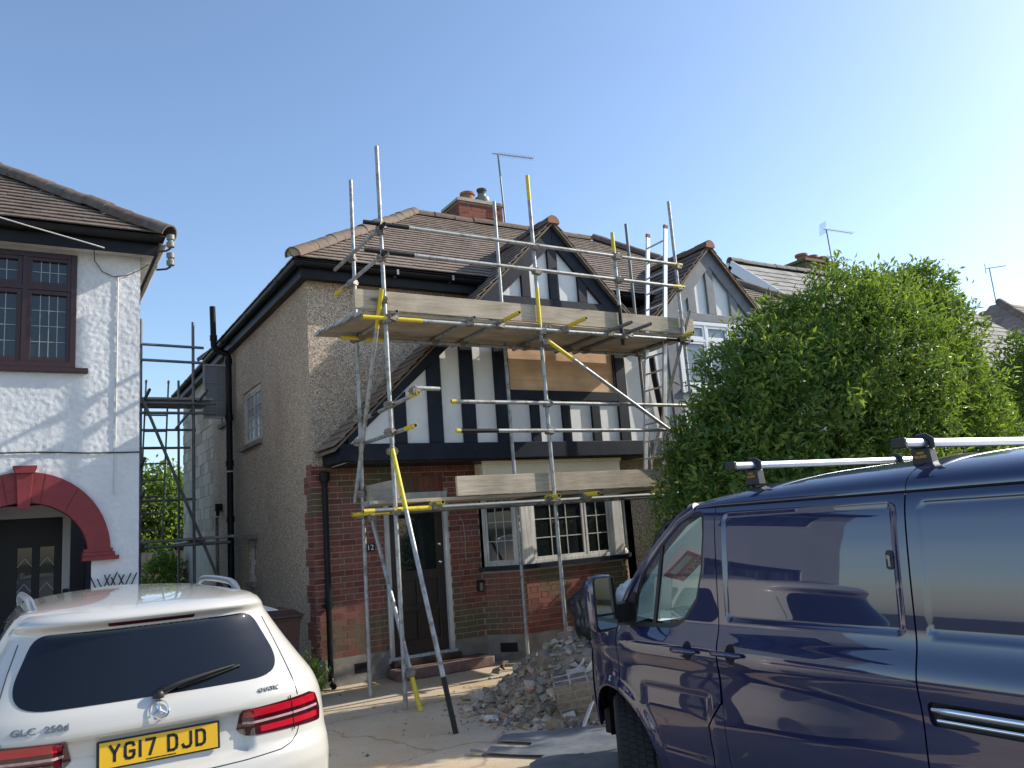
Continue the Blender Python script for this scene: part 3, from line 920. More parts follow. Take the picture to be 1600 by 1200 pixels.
# rainwater pipe in the corner
k = MB(); px_, py_ = 3.30, YF-.06
k.tube((px_, py_, .1), (px_, py_, 2.52), .036, 12); k.lathe((px_, py_, 2.50), [(.05, 0), (.066, .05), (.066, .13), (.05, .14)], 12)
for z in (.95, 1.02): k.tube((px_, py_, z), (px_, py_, z+.05), .048, 12)
k.box(px_-.06, px_+.06, py_, YF, .97, 1.0)
k.path([(px_, py_, .12), (px_, py_-.03, .06), (px_, py_-.10, .03)], .036, 10)
k.build('rainwater_pipe', M['black'], house, smooth=40)
# front door
k = MB()
k.box(4.10, 4.165, YF-.03, YF+.1, .20, 2.31); k.box(4.965, 5.03, YF-.03, YF+.1, .20, 2.31); k.box(4.10, 5.03, YF-.032, YF+.1, 2.25, 2.335)
k.box(4.08, 5.06, YF-.05, YF+.1, .17, .235)
fr = k.build('door_frame', M['oldwhite'], house, bevel=.004)
k = MB(); k.box(4.165, 4.965, YF+.045, YF+.085, .24, 2.25)
door = k.build('front_door', M['doorwood'], house)
k = MB()
for (a, b_, c, d) in ((4.165, 4.28, .24, 2.25), (4.85, 4.965, .24, 2.25), (4.28, 4.85, 2.12, 2.25), (4.28, 4.85, 1.18, 1.30), (4.28, 4.85, .24, .42), (4.28, 4.85, .78, .86), (4.53, 4.60, .42, .78), (4.53, 4.60, .86, 1.18)):
    k.box(a, b_, YF+.022, YF+.046, c, d)
k.build('door_rails', M['doorwood'], door, bevel=.006)
k = MB(); k.box(4.28, 4.85, YF+.036, YF+.043, 1.30, 2.12); k.build('door_glass', M['glass_door'] if 'glass_door' in M else M['glass'], door)
k = MB(); k.lathe((0, 0, 0), [(.028, 0), (.03, .008), (.012, .012), (.012, .03), (.022, .036), (.022, .05), (.001, .054)], 14)
kn = k.mesh('knob', smooth=40); kn.materials.append(M['chrome'])
for z, s_ in ((1.62, 1), (1.38, 1)):
    o = link('door_lock', kn, None, door); o.rotation_euler = (R(90), 0, 0); o.location = Vector((4.90, YF+.024, z)) - wloc(door); o.scale = (s_*.8,)*3
k = MB(); k.box(4.12, 5.0, YF-.02, YF+.04, 2.335, 2.337)
# step
step = MB(); step.prism(rpoly([(4.03, 9.72), (5.42, 9.72), (5.42, YF-.035), (4.03, YF-.035)], .06), 'z', 0, .125)
step.build('door_step', M['redstep'], house, bevel=.012)
k = MB(); k.box(4.09, 5.06, YF-.16, YF-.055, .127, .205); k.build('threshold', M['doorwood'], house, bevel=.01)
# house number
k = MB(); k.box(3.83, 3.96, YF-.012, YF-.002, 1.60, 1.70); num = k.build('number_plaque', M['tape'], house, bevel=.004)
text('number', '12', .10, M['whiteink'], num, (3.895, YF-.0135, 1.648), (1, 0, 0), (0, 0, 1), .0008)
# key safe beside the bay
k = MB(); k.box(5.425, 5.515, YF-.05, YF-.002, .93, 1.09); ks = k.build('key_safe', M['tape'], house, bevel=.012)
k = MB(); k.box(5.445, 5.495, YF-.056, YF-.05, .945, 1.05); k.build('key_safe_cover', M['ceramic'], ks, bevel=.004)
# old cable traces
k = MB(); k.path([(5.24, YF-.006, 1.95), (5.27, YF-.008, 1.88), (5.285, YF-.008, 1.7), (5.28, YF-.008, 1.5), (5.285, YF-.006, 1.36)], .004, 5); k.build('loose_wire', M['white_bar'], house)

# ---- bay window
k = MB()
k.prism([(5.46, YF-.03), (5.935, 9.62), (7.715, 9.62), (8.18, YF-.03), (8.0, YF-.03), (7.64, 9.80), (6.01, 9.80), (5.66, YF-.03)], 'z', 1.195, 1.255)
bayw = k.build('bay_window', M['timber'], house)
d = Vector((.707, -.707, 0)); nL = Vector((-.707, -.707, 0))
window(bayw, Vector((5.57, YF-.02, 1.256)), d, nL, .50, 1.2, .045, [(.045, .455, .045, 1.155, 3, 4)], M['oldwhite'], M['glass'], M['white_bar'], name='side_light', grid_w=.013, sub=.03)
k = MB(); k.prism([(5.92, 9.78), (5.94, 9.675), (6.10, 9.675), (6.10, 9.78)], 'z', 1.256, 2.456); k.build('corner_post', M['oldwhite'], bayw, bevel=.004)
window(bayw, (6.10, 9.73, 1.256), (1, 0, 0), (0, -1, 0), 1.44, 1.2, .05, [(.05, .93, .05, 1.15, 3, 4), (.95, 1.39, .05, 1.15, 2, 4)], M['oldwhite'], M['glass'], M['white_bar'], name='front_light', grid_w=.014, sub=.035)
k = MB(); k.prism([(7.54, 9.78), (7.54, 9.675), (7.69, 9.675), (7.73, 9.78)], 'z', 1.256, 2.456); k.build('corner_post', M['oldwhite'], bayw, bevel=.004)
window(bayw, Vector((7.71, 9.73, 1.256)), (.707, .707, 0), (.707, -.707, 0), .50, 1.2, .045, [(.045, .455, .045, 1.155, 3, 4)], M['oldwhite'], M['glass'], M['white_bar'], name='side_light', grid_w=.013, sub=.03)
k = MB(); k.prism([(5.50, YF-.02), (5.92, 9.64), (7.72, 9.64), (8.12, YF-.02)], 'z', 2.458, 2.70); fas = k.build('bay_fascia', M['cream'], bayw)
k = MB(); k.box(5.34, 7.74, 9.60, 9.635, 2.64, 2.705); k.box(5.34, 5.40, 9.60, 9.70, 2.46, 2.64); k.build('fascia_moulding', M['cream'], fas, bevel=.01)
k = MB(); k.box(5.40, 7.70, 9.605, 9.638, 2.47, 2.638); k.build('fascia_board', M['cream'], fas)

# ---- half-timbered gable
AX, AZ = 6.71, 6.22
gl0, gz0 = 3.22, 2.86                     # foot of the long left slope
tl = (AZ-gz0)/(AX-gl0)
rx1 = 8.26; tr_ = 1.03; gz1 = AZ - (rx1-AX)*tr_
k = MB()
k.prism([(3.42, 2.73), (rx1, 2.73), (rx1, gz1-.05), (AX, AZ-.05), (3.42, gz0+.12)], 'y', YG+.02, YG+.12)
k.box(3.42, PW, YG+.12, YF, 2.70, 2.729)
gw = k.build('gable_wall', M['stucco'], house)
def timber(poly, parent, mat=None, d0=YG-.03, d1=YG+.019, name='timber'):
    k_ = MB(); k_.prism(poly, 'y', d0, d1); return k_.build(name, mat or M['timber'], parent, bevel=.006)
def rz(x): return AZ - .03 - (AX-x)*tl if x < AX else AZ - .03 - (x-AX)*tr_
vt = .30
timber([(3.30, 2.71), (8.27, 2.71), (8.27, 2.925), (3.30, 2.925)], gw, d0=YG-.045)
timber([(3.41, rz(3.41)-vt*.0-.02), (3.41, 2.93), (3.44, 2.93), (AX, rz(AX)-vt), (AX, rz(AX))], gw, d0=YG-.036)
timber([(AX, rz(AX)-.0), (AX, rz(AX)-vt), (rx1, rz(rx1)-vt), (rx1, rz(rx1))], gw, d0=YG-.036)
for (a, b_) in ((4.05, 4.21), (4.53, 4.73), (5.03, 5.23), (5.56, 5.76)):
    timber([(a, 2.926), (b_, 2.926), (b_, min(rz(b_)-vt*.6, 4.83)), (a, min(rz(a)-vt*.6, 4.83))], gw, d0=YG-.028)
timber([(5.765, 3.52), (7.685, 3.52), (7.685, 3.66), (5.765, 3.66)], gw, d0=YG-.03)
for (a, b_) in ((6.11, 6.26), (6.65, 6.79), (7.18, 7.33)):
    timber([(a, 2.926), (b_, 2.926), (b_, 3.518), (a, 3.518)], gw, d0=YG-.026)
timber([(7.69, 2.926), (7.88, 2.926), (7.88, 4.83), (7.69, 4.83)], gw, d0=YG-.028)
timber([(5.35, 4.84), (8.14, 4.84), (7.96, 5.03), (5.54, 5.03)], gw, d0=YG-.032)
for (a, b_) in ((6.12, 6.27), (6.61, 6.78), (7.13, 7.29)):
    timber([(a, 5.032), (b_, 5.032), (b_, rz(b_)-vt*.6), (a, rz(a)-vt*.6)], gw, d0=YG-.026)
# boarded-up window
k = MB(); k.box(5.77, 7.685, YG+.004, YG+.0195, 3.662, 4.835); k.build('plywood_sheet', M['ply'], gw)
for xa_, xb_ in ((5.765, 5.80), (7.655, 7.685)):
    k = MB(); k.box(xa_, xb_, YG-.02, YG+.003, 3.662, 4.835); k.build('window_lining', M['timber'], gw)
# underside of the jetty and its return
k = MB(); k.box(3.30, 3.42, YG+.02, YF, 2.71, 2.925); k.build('jetty_return', M['timber'], gw)
k = MB(); k.box(3.42, PW, YG+.02, YF, 2.685, 2.70); k.build('jetty_soffit', M['black'], gw)
k = MB(); k.prism([(3.42, 2.925), (3.42, rz(3.42)), (5.9, rz(5.9)), (5.9, 2.925)], 'y', YF-.02, YF-.0); k.build('cheek', M['black'], gw)
# gable roof slopes
def gable_roof(parent, ax, az, side, x_end, y_front, mat, ybackwall=YF, hipmat=None):
    """one slope of a front gable; side -1 falls to the left"""
    t = tl if side < 0 else tr_
    z_end = az - abs(ax-x_end)*t
    run = abs(ax-x_end); Ls = math.hypot(run, az-z_end)
    s = Vector((-side*run/Ls, 0, (az-z_end)/Ls))
    def back(z): return ybackwall if z < EZ+.12 else EY + (z-EZ)/(RZ-EZ)*(RY-EY)
    k_ = MB()
    zs = [z_end, EZ+.119, EZ+.121, az] if z_end < EZ else [z_end, az]
    prev = None
    for za, zb in zip(zs, zs[1:]):
        xa = ax + side*(az-za)/t; xb = ax + side*(az-zb)/t
        k_.add([(xa, y_front, za-.012), (xa, back(za), za-.012), (xb, back(zb), zb-.012), (xb, y_front, zb-.012),
                (xa, y_front, za-.05), (xa, back(za), za-.05), (xb, back(zb), zb-.05), (xb, y_front, zb-.05)],
               [(0, 1, 2, 3), (4, 7, 6, 5), (0, 3, 7, 4), (0, 4, 5, 1)])
    o_ = k_.build('gable_slope', hipmat or M['hip_dark'], parent)
    def iv(sv):
        z = z_end + sv*s.z
        return (0, back(z)-y_front+.03)
    tiles((x_end, y_front, z_end), (0, 1, 0), tuple(s), Ls, iv, mat, o_, name='gable_tiles')
    return o_
gs = gable_roof(house, AX, AZ+.02, -1, gl0, YG-.10, M['tile'])
gable_roof(house, AX, AZ+.02, 1, rx1+.02, YG-.10, M['tile'])
ridge_run('ridge_tile', (AX, YG-.12, AZ+.0), (AX, EY+(AZ+.05-EZ)/(RZ-EZ)*(RY-EY), AZ+.0), M['hip'], gs, rad=.11)
k = MB(); k.prism([(AX-.10, AZ-.02), (AX+.10, AZ-.02), (AX+.085, AZ+.06), (AX, AZ+.10), (AX-.085, AZ+.06)], 'y', YG-.125, YG-.08); k.build('ridge_end', M['terracotta'], gs)

# ---- chimney on the party wall
ch = MB(); ch.box(7.22, 8.20, 13.22, 13.86, 6.9, 8.16)
chim = ch.build('chimney', M['mortar'], house)
k = MB()
for c in range(16):
    z = 7.0 + c*C75
    if z > 8.12: break
    for (O_, d_, L_) in (((7.212, 13.212), (1, 0), .996), ((7.212, 13.868), (0, -1), .656), ((8.208, 13.212), (0, 1), .656)):
        x = -.16875 if c % 2 else 0
        dd = Vector((*d_, 0)); nn = Vector((-dd.y, dd.x, 0))
        while x < L_:
            a, b_ = max(x, 0), min(x+.215, L_); x += .225
            if b_-a > .03: k.obox(Vector((*O_, z+.036)) + dd*((a+b_)/2) + nn*(.028+random.uniform(0, .006)), dd*((b_-a)/2), nn*.03, Vector((0, 0, .0325)))
o = k.build('chimney_bricks', island('chimney_brick', [(0, (.11, .022, .014)), (.6, (.25, .058, .03)), (1, (.16, .045, .03))], False), chim); o['kind'] = 'stuff'
k = MB(); k.box(7.17, 8.25, 13.17, 13.91, 8.16, 8.215); k.box(7.24, 8.18, 13.24, 13.84, 8.215, 8.26); k.build('chimney_cap', M['mortar'], chim)
def pot(x, y, z, mat, prof):
    k_ = MB(); k_.lathe((x, y, z), prof, 18); return k_.build('chimney_pot', mat, chim, smooth=40)
pot(7.58, 13.5, 8.24, M['terracotta'], [(.12, 0), (.13, .05), (.125, .17), (.155, .19), (.155, .235), (.12, .24), (.11, .1)])
p2 = pot(7.92, 13.5, 8.24, M['terracotta'], [(.13, 0), (.14, .05), (.14, .10), (.001, .11)])
k = MB(); k.lathe((7.92, 13.5, 8.30), [(.15, 0), (.165, .05), (.15, .12), (.09, .15), (.09, .2)], 18); k.build('pot_collar', M['ceramic'], p2, smooth=40)
k = MB(); k.lathe((7.92, 13.5, 8.48), [(.08, 0), (.085, .08), (.105, .10), (.105, .135), (.08, .135), (.075, .05)], 18); k.build('pot_cowl', M['potblack'], p2, smooth=40)

# television aerial strapped to the chimney
def aerial(loc, top, label, length=.8, head=True, dirv=(1, -.25, -.06)):
    t = thing('television_aerial', label, 'aerial', loc)
    k_ = MB(); k_.tube(loc, top, .018, 8); k_.build('mast', M['galv_dark'], t, smooth=40)
    k_ = MB(); top_ = Vector(top); dv_ = Vector(dirv).normalized()
    p0 = top_ - dv_*.12; p1 = top_ + dv_*length
    k_.tube(p0, p1, .013, 6)
    sv_ = dv_.cross(Vector((0, 0, 1))).normalized()
    for i in range(14):
        q = p0.lerp(p1, .15+.85*i/13); k_.tube(q - sv_*.10, q + sv_*.10, .004, 5)
    k_.build('boom', M['alu'], t)
    k_ = MB(); uv_ = sv_.cross(dv_)
    for a in (-1, 1):
        for j in range(4): k_.tube(p0 - sv_*.16 + uv_*(a*(.03+.045*j)), p0 + sv_*.16 + uv_*(a*(.03+.045*j)), .006, 5)
    if head: k_.build('reflector', M['galv_dark'], t)
    return t
t = aerial((8.22, 13.14, 7.55), (8.16, 13.14, 9.28), 'straight aerial on a thin mast strapped to the red brick chimney', .75, False)
k = MB(); k.box(8.17, 8.27, 13.15, 13.21, 7.75, 7.79); k.build('bracket', M['galv_dark'], t)
# ================================================================ attached neighbour
BX = 2*PW - EX
nb = thing('semi_detached_house', 'neighbour house with white gable, faded grey timbers and white plastic window', 'house', (11, 13, 0))
k = MB()
wall_sheet('y', YF, PW, 13.40, 0, 5.25, [], .1, k); wall_sheet('x', 13.40, YF, 16.35, 0, 5.25, [], .1, k); wall_sheet('y', 16.35, PW, 13.40, 0, 5.25, [], .1, k)
k.build('wall', M['pebble'], nb)
k = MB(); k.add([(PW, EY, EZ+dz), (BX, EY, EZ+dz), (BX-(RY-EY), RY, RZ+dz), (PW, RY, RZ+dz), (BX, BY, EZ+dz), (PW, BY, EZ+dz)],
                [(0, 1, 2, 3), (1, 4, 2), (4, 5, 3, 2), (0, 5, 4, 1)])
nroof = k.build('roof', M['felt'], nb)
tiles((PW, EY, EZ), (1, 0, 0), (0, cs, sn), SL, lambda s: (0, BX-PW-s*cs), M['tile'], nroof)
tiles((BX, EY, EZ), (0, 1, 0), (-cs, 0, sn), SL, lambda s: (s*cs, (BY-EY)-s*cs), M['tile'], nroof)
ridge_run('hip_tile', (BX, EY, EZ), (BX-(RY-EY), RY, RZ+.03), M['hip_dark'], nroof, rad=.125)
ridge_run('ridge_tile', (PW+.01, RY, RZ), (BX-(RY-EY), RY, RZ), M['hip'], nroof, rad=.11, seg=.42)
gutter((8.3, EY+.02, 5.36), (BX+.03, EY+.02, 5.35), (0, 1, 0), parent=nb)
NA = 9.93
def rzb(x): return AZ-.03 - abs(x-NA)*tr_
nx0, nx1 = 8.285, 13.1
k = MB(); k.prism([(nx0, 2.73), (nx1, 2.73), (nx1, 2.95), (NA, AZ-.05), (nx0, rzb(nx0)-.02)], 'y', YG+.02, YG+.12)
k.box(nx0, nx1, YG+.12, YF, 2.70, 2.729)
ngw = k.build('gable_wall', M['stucco'], nb)
T = lambda poly, d: timber(poly, ngw, M['timber_grey'], YG-d)
T([(nx0, 2.71), (nx1, 2.71), (nx1, 2.925), (nx0, 2.925)], .045)
T([(nx0, rzb(nx0)), (nx0, rzb(nx0)-.3), (NA, rzb(NA)-.3), (NA, rzb(NA))], .036)
T([(NA, rzb(NA)), (NA, rzb(NA)-.3), (nx1, rzb(nx1)-.3), (nx1, rzb(nx1))], .036)
T([(8.80, 4.90), (11.05, 4.90), (10.9, 5.04), (8.97, 5.04)], .032)
for (a, b_) in ((9.36, 9.54), (9.82, 10.0), (10.34, 10.51)):
    T([(a, 5.042), (b_, 5.042), (b_, rzb(b_)-.18), (a, rzb(a)-.18)], .026)
for (a, b_) in ((8.80, 9.02), (10.84, 11.05), (11.5, 11.68), (12.05, 12.2)):
    T([(a, 2.926), (b_, 2.926), (b_, min(4.898, rzb(b_)-.18)), (a, min(4.898, rzb(a)-.18))], .028)
k = MB(); k.box(9.00, 10.86, YG-.07, YG+.02, 3.68, 3.75); k.build('window_sill', M['upvc'], ngw)
o = window(ngw, (9.03, YG-.01, 3.75), (1, 0, 0), (0, -1, 0), 1.80, 1.14, .06,
       [(.06, .62, .06, .80, 1, 1), (.06, .62, .84, 1.08, 1, 1), (.66, 1.14, .06, .80, 1, 1), (.66, 1.14, .84, 1.08, 1, 1), (1.18, 1.74, .06, .80, 1, 1), (1.18, 1.74, .84, 1.08, 1, 1)],
       M['upvc'], M['glass_sky'], M['upvc'], sub=.045)
k = MB()
for a in (.62, 1.14): k.box(9.03+a, 9.03+a+.04, YG-.036, YG+.015, 3.80, 4.84)
k.box(9.09, 10.77, YG-.034, YG+.014, 4.55, 4.59); k.build('window_mullions', M['upvc'], o)
# loose black pipe on the party wall between the gables
k = MB(); k.path([(8.42, YG-.05, 4.25), (8.44, YG-.05, 3.9), (8.52, YG-.05, 3.3), (8.56, YG-.05, 2.75)], .05, 8); k.build('drain_pipe', M['black'], nb, smooth=50)
ng = gable_roof(nb, NA, AZ+.02, -1, nx0+.0, YG-.10, M['tile_dark'])
gable_roof(nb, NA, AZ+.02, 1, nx1+.1, YG-.10, M['tile_dark'])
ridge_run('ridge_tile', (NA, YG-.12, AZ), (NA, EY+(AZ+.05-EZ)/(RZ-EZ)*(RY-EY), AZ), M['hip'], ng, rad=.11)
k = MB(); k.prism([(NA-.10, AZ-.02), (NA+.10, AZ-.02), (NA+.085, AZ+.06), (NA, AZ+.10), (NA-.085, AZ+.06)], 'y', YG-.125, YG-.08); k.build('ridge_end', M['terracotta'], ng)
k = MB(); k.box(8.6, 13.2, YF-.03, YF+.0, 0, 1.0); k.build('brick_dado', M['brick_j'], nb)
window(nb, (10.2, YF-.06, 1.05), (1, 0, 0), (0, -1, 0), 1.9, 1.3, .06, [(.06, .94, .06, 1.24, 1, 1), (.96, 1.84, .06, 1.24, 1, 1)], M['upvc'], M['glass'], M['upvc'])

# ================================================================ white rendered house
wh = thing('white_house', 'white roughcast house with red arched porch and mahogany window', 'house', (-2, 13, 0))
WY, WX = 9.89, 1.12
acx, spr, iax, iaz, oax, oaz = .02, 1.84, .60, .56, .82, .88
def in_arch(x, z, ax_=iax, az_=iaz):
    return (z < spr and abs(x-acx) < ax_) or (z >= spr and ((x-acx)/ax_)**2 + ((z-spr)/az_)**2 < 1)
hx = .0165
xs = np.arange(-1.9, WX+.001, hx); xs[-1] = WX; zs = np.arange(0, 5.26, hx)
V = []
for z in zs:
    for x in xs:
        p = Vector((x*.8-z*.6, 3.3+.31*x+.17*z, x*.6+z*.8))
        hgt = noise.noise(p*26)*.0066 + noise.noise(p*52+Vector((9, 9, 9)))*.0044 + noise.noise(p*4)*.003
        V.append((x, WY - hgt, z))
nxv = len(xs); Q = []
for j in range(len(zs)-1):
    zc = (zs[j]+zs[j+1])/2
    for i in range(nxv-1):
        xc = (xs[i]+xs[i+1])/2
        if in_arch(xc, zc, iax+.03, iaz+.03): continue
        if -1.40 < xc < .455 and 3.86 < zc < 5.12: continue
        Q.append((j*nxv+i, j*nxv+i+1, (j+1)*nxv+i+1, (j+1)*nxv+i))
np_mesh('front_wall', V, Q, M['render'], wh, smooth=True)
k = MB(); wall_sheet('y', WY, -6.2, -1.9, 0, 5.25, [(-5.2, -2.9, .9, 2.3), (-5.2, -2.9, 3.84, 5.1)], .1, k)
wall_sheet('x', WX, WY, 17, 0, 5.25, [], .1, k); wall_sheet('y', 17, -6.2, WX, 0, 5.25, [], .1, k); wall_sheet('x', -6.2, WY, 17, 0, 5.25, [], .1, k)
k.build('wall', M['render'], wh)
for z, hh in ((.9, 1.4), (3.84, 1.26)):
    window(wh, (-5.2, WY+.06, z), (1, 0, 0), (0, -1, 0), 2.3, hh, .07, [(.07, .78, .07, hh-.07, 3, 4), (.80, 1.5, .07, hh-.07, 3, 4), (1.52, 2.23, .07, hh-.07, 3, 4)], M['mahogany'], M['glass'], M['lead'])
# upper window
hh = 1.29
W_ = window(wh, (-1.42, WY+.0, 3.845), (1, 0, 0), (0, -1, 0), 1.89, hh, .06,
       [(.07, .48, .06, .86, 3, 4), (.07, .48, .90, hh-.05, 3, 2), (.54, .93, .06, hh-.05, 3, 6), (.97, 1.37, .06, .86, 3, 4), (.97, 1.37, .90, hh-.05, 3, 2), (1.41, 1.84, .06, .86, 4, 4), (1.41, 1.84, .90, hh-.05, 4, 2)],
       M['mahogany'], M['glass'], M['lead'], depth=.09, sub=.05, grid_w=.008)
k = MB()
for a in (.48, .93, 1.37): k.box(-1.42+a, -1.42+a+.045, WY-.045, WY+.06, 3.9, 5.08)
k.box(-1.36, .42, WY-.043, WY+.06, 4.705, 4.75); k.build('mullion', M['mahogany'], W_)
k = MB(); k.box(-1.46, .595, WY-.07, WY+.05, 3.79, 3.843); k.build('window_sill', M['mahogany'], wh, bevel=.006)
# porch recess
k = MB()
k.add([(acx-iax-.02, WY, 0), (acx-iax-.02, 10.9, 0), (acx-iax-.02, 10.9, 2.5), (acx-iax-.02, WY, 2.5)], [(0, 1, 2, 3)])
k.add([(acx+iax+.02, WY+.01, 0), (acx+iax+.02, 10.9, 0), (acx+iax+.02, 10.9, 2.5), (acx+iax+.02, WY+.01, 2.5)], [(3, 2, 1, 0)])
k.add([(acx-iax-.02, WY+.01, 2.46), (acx+iax+.02, WY+.01, 2.46), (acx+iax+.02, 10.9, 2.46), (acx-iax-.02, 10.9, 2.46)], [(0, 1, 2, 3)])
k.build('porch_lining', simple('navy_porch_paint', (.012, .02, .05), rough=.5), wh)
k = MB(); k.box(acx-iax-.02, .42, 10.86, 10.9, 0, 2.46); dd_ = k.build('porch_door', M['tape'], wh)
k = MB(); k.box(.42, .50, 10.80, 10.9, 0, 2.40); k.box(acx-iax, .42, 10.80, 10.9, 2.28, 2.42); k.build('porch_frame', M['grey_trim'], wh)
for a in (-.36, -.02, .20):
    k = MB(); k.box(a, a+.14, 10.845, 10.859, .5, 1.95); gl_ = k.build('door_pane', M['glass'], dd_)
    k = MB()
    for z in np.arange(.62, 1.9, .28):
        k.bar((a, 10.84, z), (a+.07, 10.84, z+.09), .008, .008, up=(0, 1, 0)); k.bar((a+.07, 10.84, z+.09), (a+.14, 10.84, z), .008, .008, up=(0, 1, 0))
    k.build('lead_lines', M['lead'], gl_)
k = MB(); k.box(.43, .49, 10.77, 10.80, 1.30, 1.46); k.build('doorbell', M['tape'], wh)
# red arch
k = MB(); n_ = 28; vs = []
for i in range(n_+1):
    a = math.pi*i/n_; c_, s_ = math.cos(a), math.sin(a)
    for (ax_, az_) in ((iax, iaz), (oax, oaz)):
        for y in (WY-.05, WY+.16): vs.append((acx+ax_*c_, y, spr+az_*s_))
fs = []
for i in range(n_):
    q = 4*i; r_ = 4*(i+1)
    fs += [(q, r_, r_+2, q+2), (q+2, r_+2, r_+3, q+3), (q+1, r_+1, r_, q), (q+3, r_+3, r_+1, q+1)]
k.add(vs, fs); arch = k.build('porch_arch', M['redpaint'], wh, smooth=30)
k = MB(); k.prism([(acx-.05, 2.33), (acx+.055, 2.33), (acx+.085, 2.72), (acx-.075, 2.72)], 'y', WY-.085, WY-.03)
k.prism([(acx-.08, 2.70), (acx+.09, 2.70), (acx+.115, 2.755), (acx+.115, 2.78), (acx-.105, 2.78), (acx-.105, 2.755)], 'y', WY-.11, WY-.02); k.build('keystone', M['redpaint'], arch, bevel=.005)
for sx in (1, -1):
    k = MB()
    x0, x1 = sorted((acx+sx*.55, acx+sx*.86)); k.box(x0, x1, WY-.07, WY+.16, 1.80, 1.842)
    x0, x1 = sorted((acx+sx*.545, acx+sx*.90)); k.box(x0, x1, WY-.09, WY+.165, 1.755, 1.80)
    x0, x1 = sorted((acx+sx*.56, acx+sx*.84)); k.box(x0, x1, WY-.06, WY+.158, 1.842, 1.88)
    k.build('arch_impost', M['redpaint'], arch, bevel=.004)
# voussoir joints as thin grooves
k = MB()
for a in (52, 76, 104, 128):
    c_, s_ = math.cos(R(a)), math.sin(R(a))
    k.bar((acx+iax*1.02*c_, WY-.0505, spr+iaz*1.02*s_), (acx+oax*.99*c_, WY-.0505, spr+oaz*.99*s_), .006, .004, up=(0, 1, 0))
k.build('arch_joints', simple('dark_red_joint', (.08, .012, .012), rough=.8), arch)
# cables and trellis
k = MB(); k.path([(-2 + i*.26, WY-.015, 2.955 - .004*i + .006*math.sin(i*1.7)) for i in range(13)], .008, 6); k.build('black_cable', M['wire'], wh)
k = MB(); k.tube((.875, WY-.012, 2.45), (.885, WY-.012, 4.93), .008, 6); k.build('white_cable', M['whitewire'], wh)
k = MB(); k.path([(.62, WY-.2, 5.22), (.64, WY-.03, 5.1), (.72, WY-.02, 4.98), (.84, WY-.02, 4.93), (.98, WY-.02, 4.96), (1.10, WY-.03, 5.03), (1.20, WY-.06, 5.1)], .005, 6); k.build('drooping_cable', M['wire'], wh)
trel = thing('trellis', 'small dark diamond trellis fixed to the white porch pier', 'trellis', (.85, WY-.03, 1.4))
k = MB()
for i in range(7):
    x = .64 + i*.068
    k.bar((x, WY-.022, 1.16), (min(x+.20, 1.10), WY-.022, 1.16+.44*min(1, (1.10-x)/.20) + .02*math.sin(i*2)), .012, .006, up=(0, 1, 0))
    k.bar((x+.05, WY-.029, 1.16), (max(x-.13, .62), WY-.029, 1.16+.42*min(1, (x+.05-.62)/.18) + .02*math.cos(i*3)), .012, .006, up=(0, 1, 0))
k.build('slats', M['timber'], trel)
# roof
wex, wey = 1.36, 9.62
k = MB(); rr_ = 3.3; wrz = EZ + rr_*math.tan(math.atan2(RZ-EZ, RY-EY))
k.add([(-6.5, wey, EZ+dz), (wex, wey, EZ+dz), (wex-rr_, wey+rr_, wrz+dz), (-6.5, wey+rr_, wrz+dz), (wex, wey+2*rr_, EZ+dz), (-6.5, wey+2*rr_, EZ+dz)],
      [(0, 1, 2, 3), (1, 4, 2), (4, 5, 3, 2), (0, 5, 4, 1)])
wroof = k.build('roof', M['felt'], wh)
tiles((-6.5, wey, EZ), (1, 0, 0), (0, cs, sn), rr_/cs, lambda s: (0 if s > 2 else 2.0, wex+6.5-s*cs), M['tile_dark'], wroof)
ridge_run('hip_tile', (wex+.03, wey-.03, EZ), (wex-rr_, wey+rr_, wrz+.03), M['hip_dark'], wroof, rad=.125)
ridge_run('ridge_tile', (wex-rr_, wey+rr_, wrz), (-6.5, wey+rr_, wrz), M['hip_dark'], wroof, rad=.12, seg=.42)
k = MB(); k.box(-6.4, wex-.08, wey+.06, wey+.09, 5.17, 5.38); k.box(wex-.11, wex-.08, wey+.09, 16, 5.17, 5.38); k.build('fascia', M['black'], wh)
k = MB(); k.box(-6.4, wex-.11, wey+.09, WY-.01, 5.19, 5.21); k.box(WX, wex-.11, WY-.01, 16, 5.19, 5.21); k.build('soffit', M['oldwhite_x'], wh)
gutter((-6.4, wey, 5.36), (wex-.03, wey, 5.36), (0, 1, 0), parent=wh)
gutter((wex-.02, wey+.05, 5.36), (wex-.02, 16, 5.35), (-1, 0, 0), parent=wh, mat=M['oldwhite_x'])
# old telephone insulators on the eaves corner
for dzv in (.02, -.20):
    t = thing('insulator', 'upper stoneware insulator on the white house eaves corner' if dzv > 0 else 'lower stoneware insulator on the white house eaves corner', 'insulator', (1.40, 9.56, 5.22+dzv))
    k = MB(); k.lathe((1.40, 9.56, 5.22+dzv), [(.03, 0), (.045, .01), (.045, .06), (.03, .07), (.03, .085), (.045, .095), (.045, .15), (.02, .16)], 14); k.build('body', M['ceramic'], t, smooth=35)
    k = MB(); k.path([(1.40, 9.56, 5.21+dzv), (1.36, 9.60, 5.19+dzv), (1.27, 9.69, 5.20+dzv)], .012, 6); k.build('bracket', M['iron'], t)
k = MB(); k.path([(-.9, 9.56, 5.52), (0, 9.55, 5.31), (.57, 9.56, 5.19), (.72, 9.60, 5.17)], .007, 6); o = k.build('service_wire', M['whitewire']); tag(o, 'pale service wire slanting down to the white house eaves', 'wire')

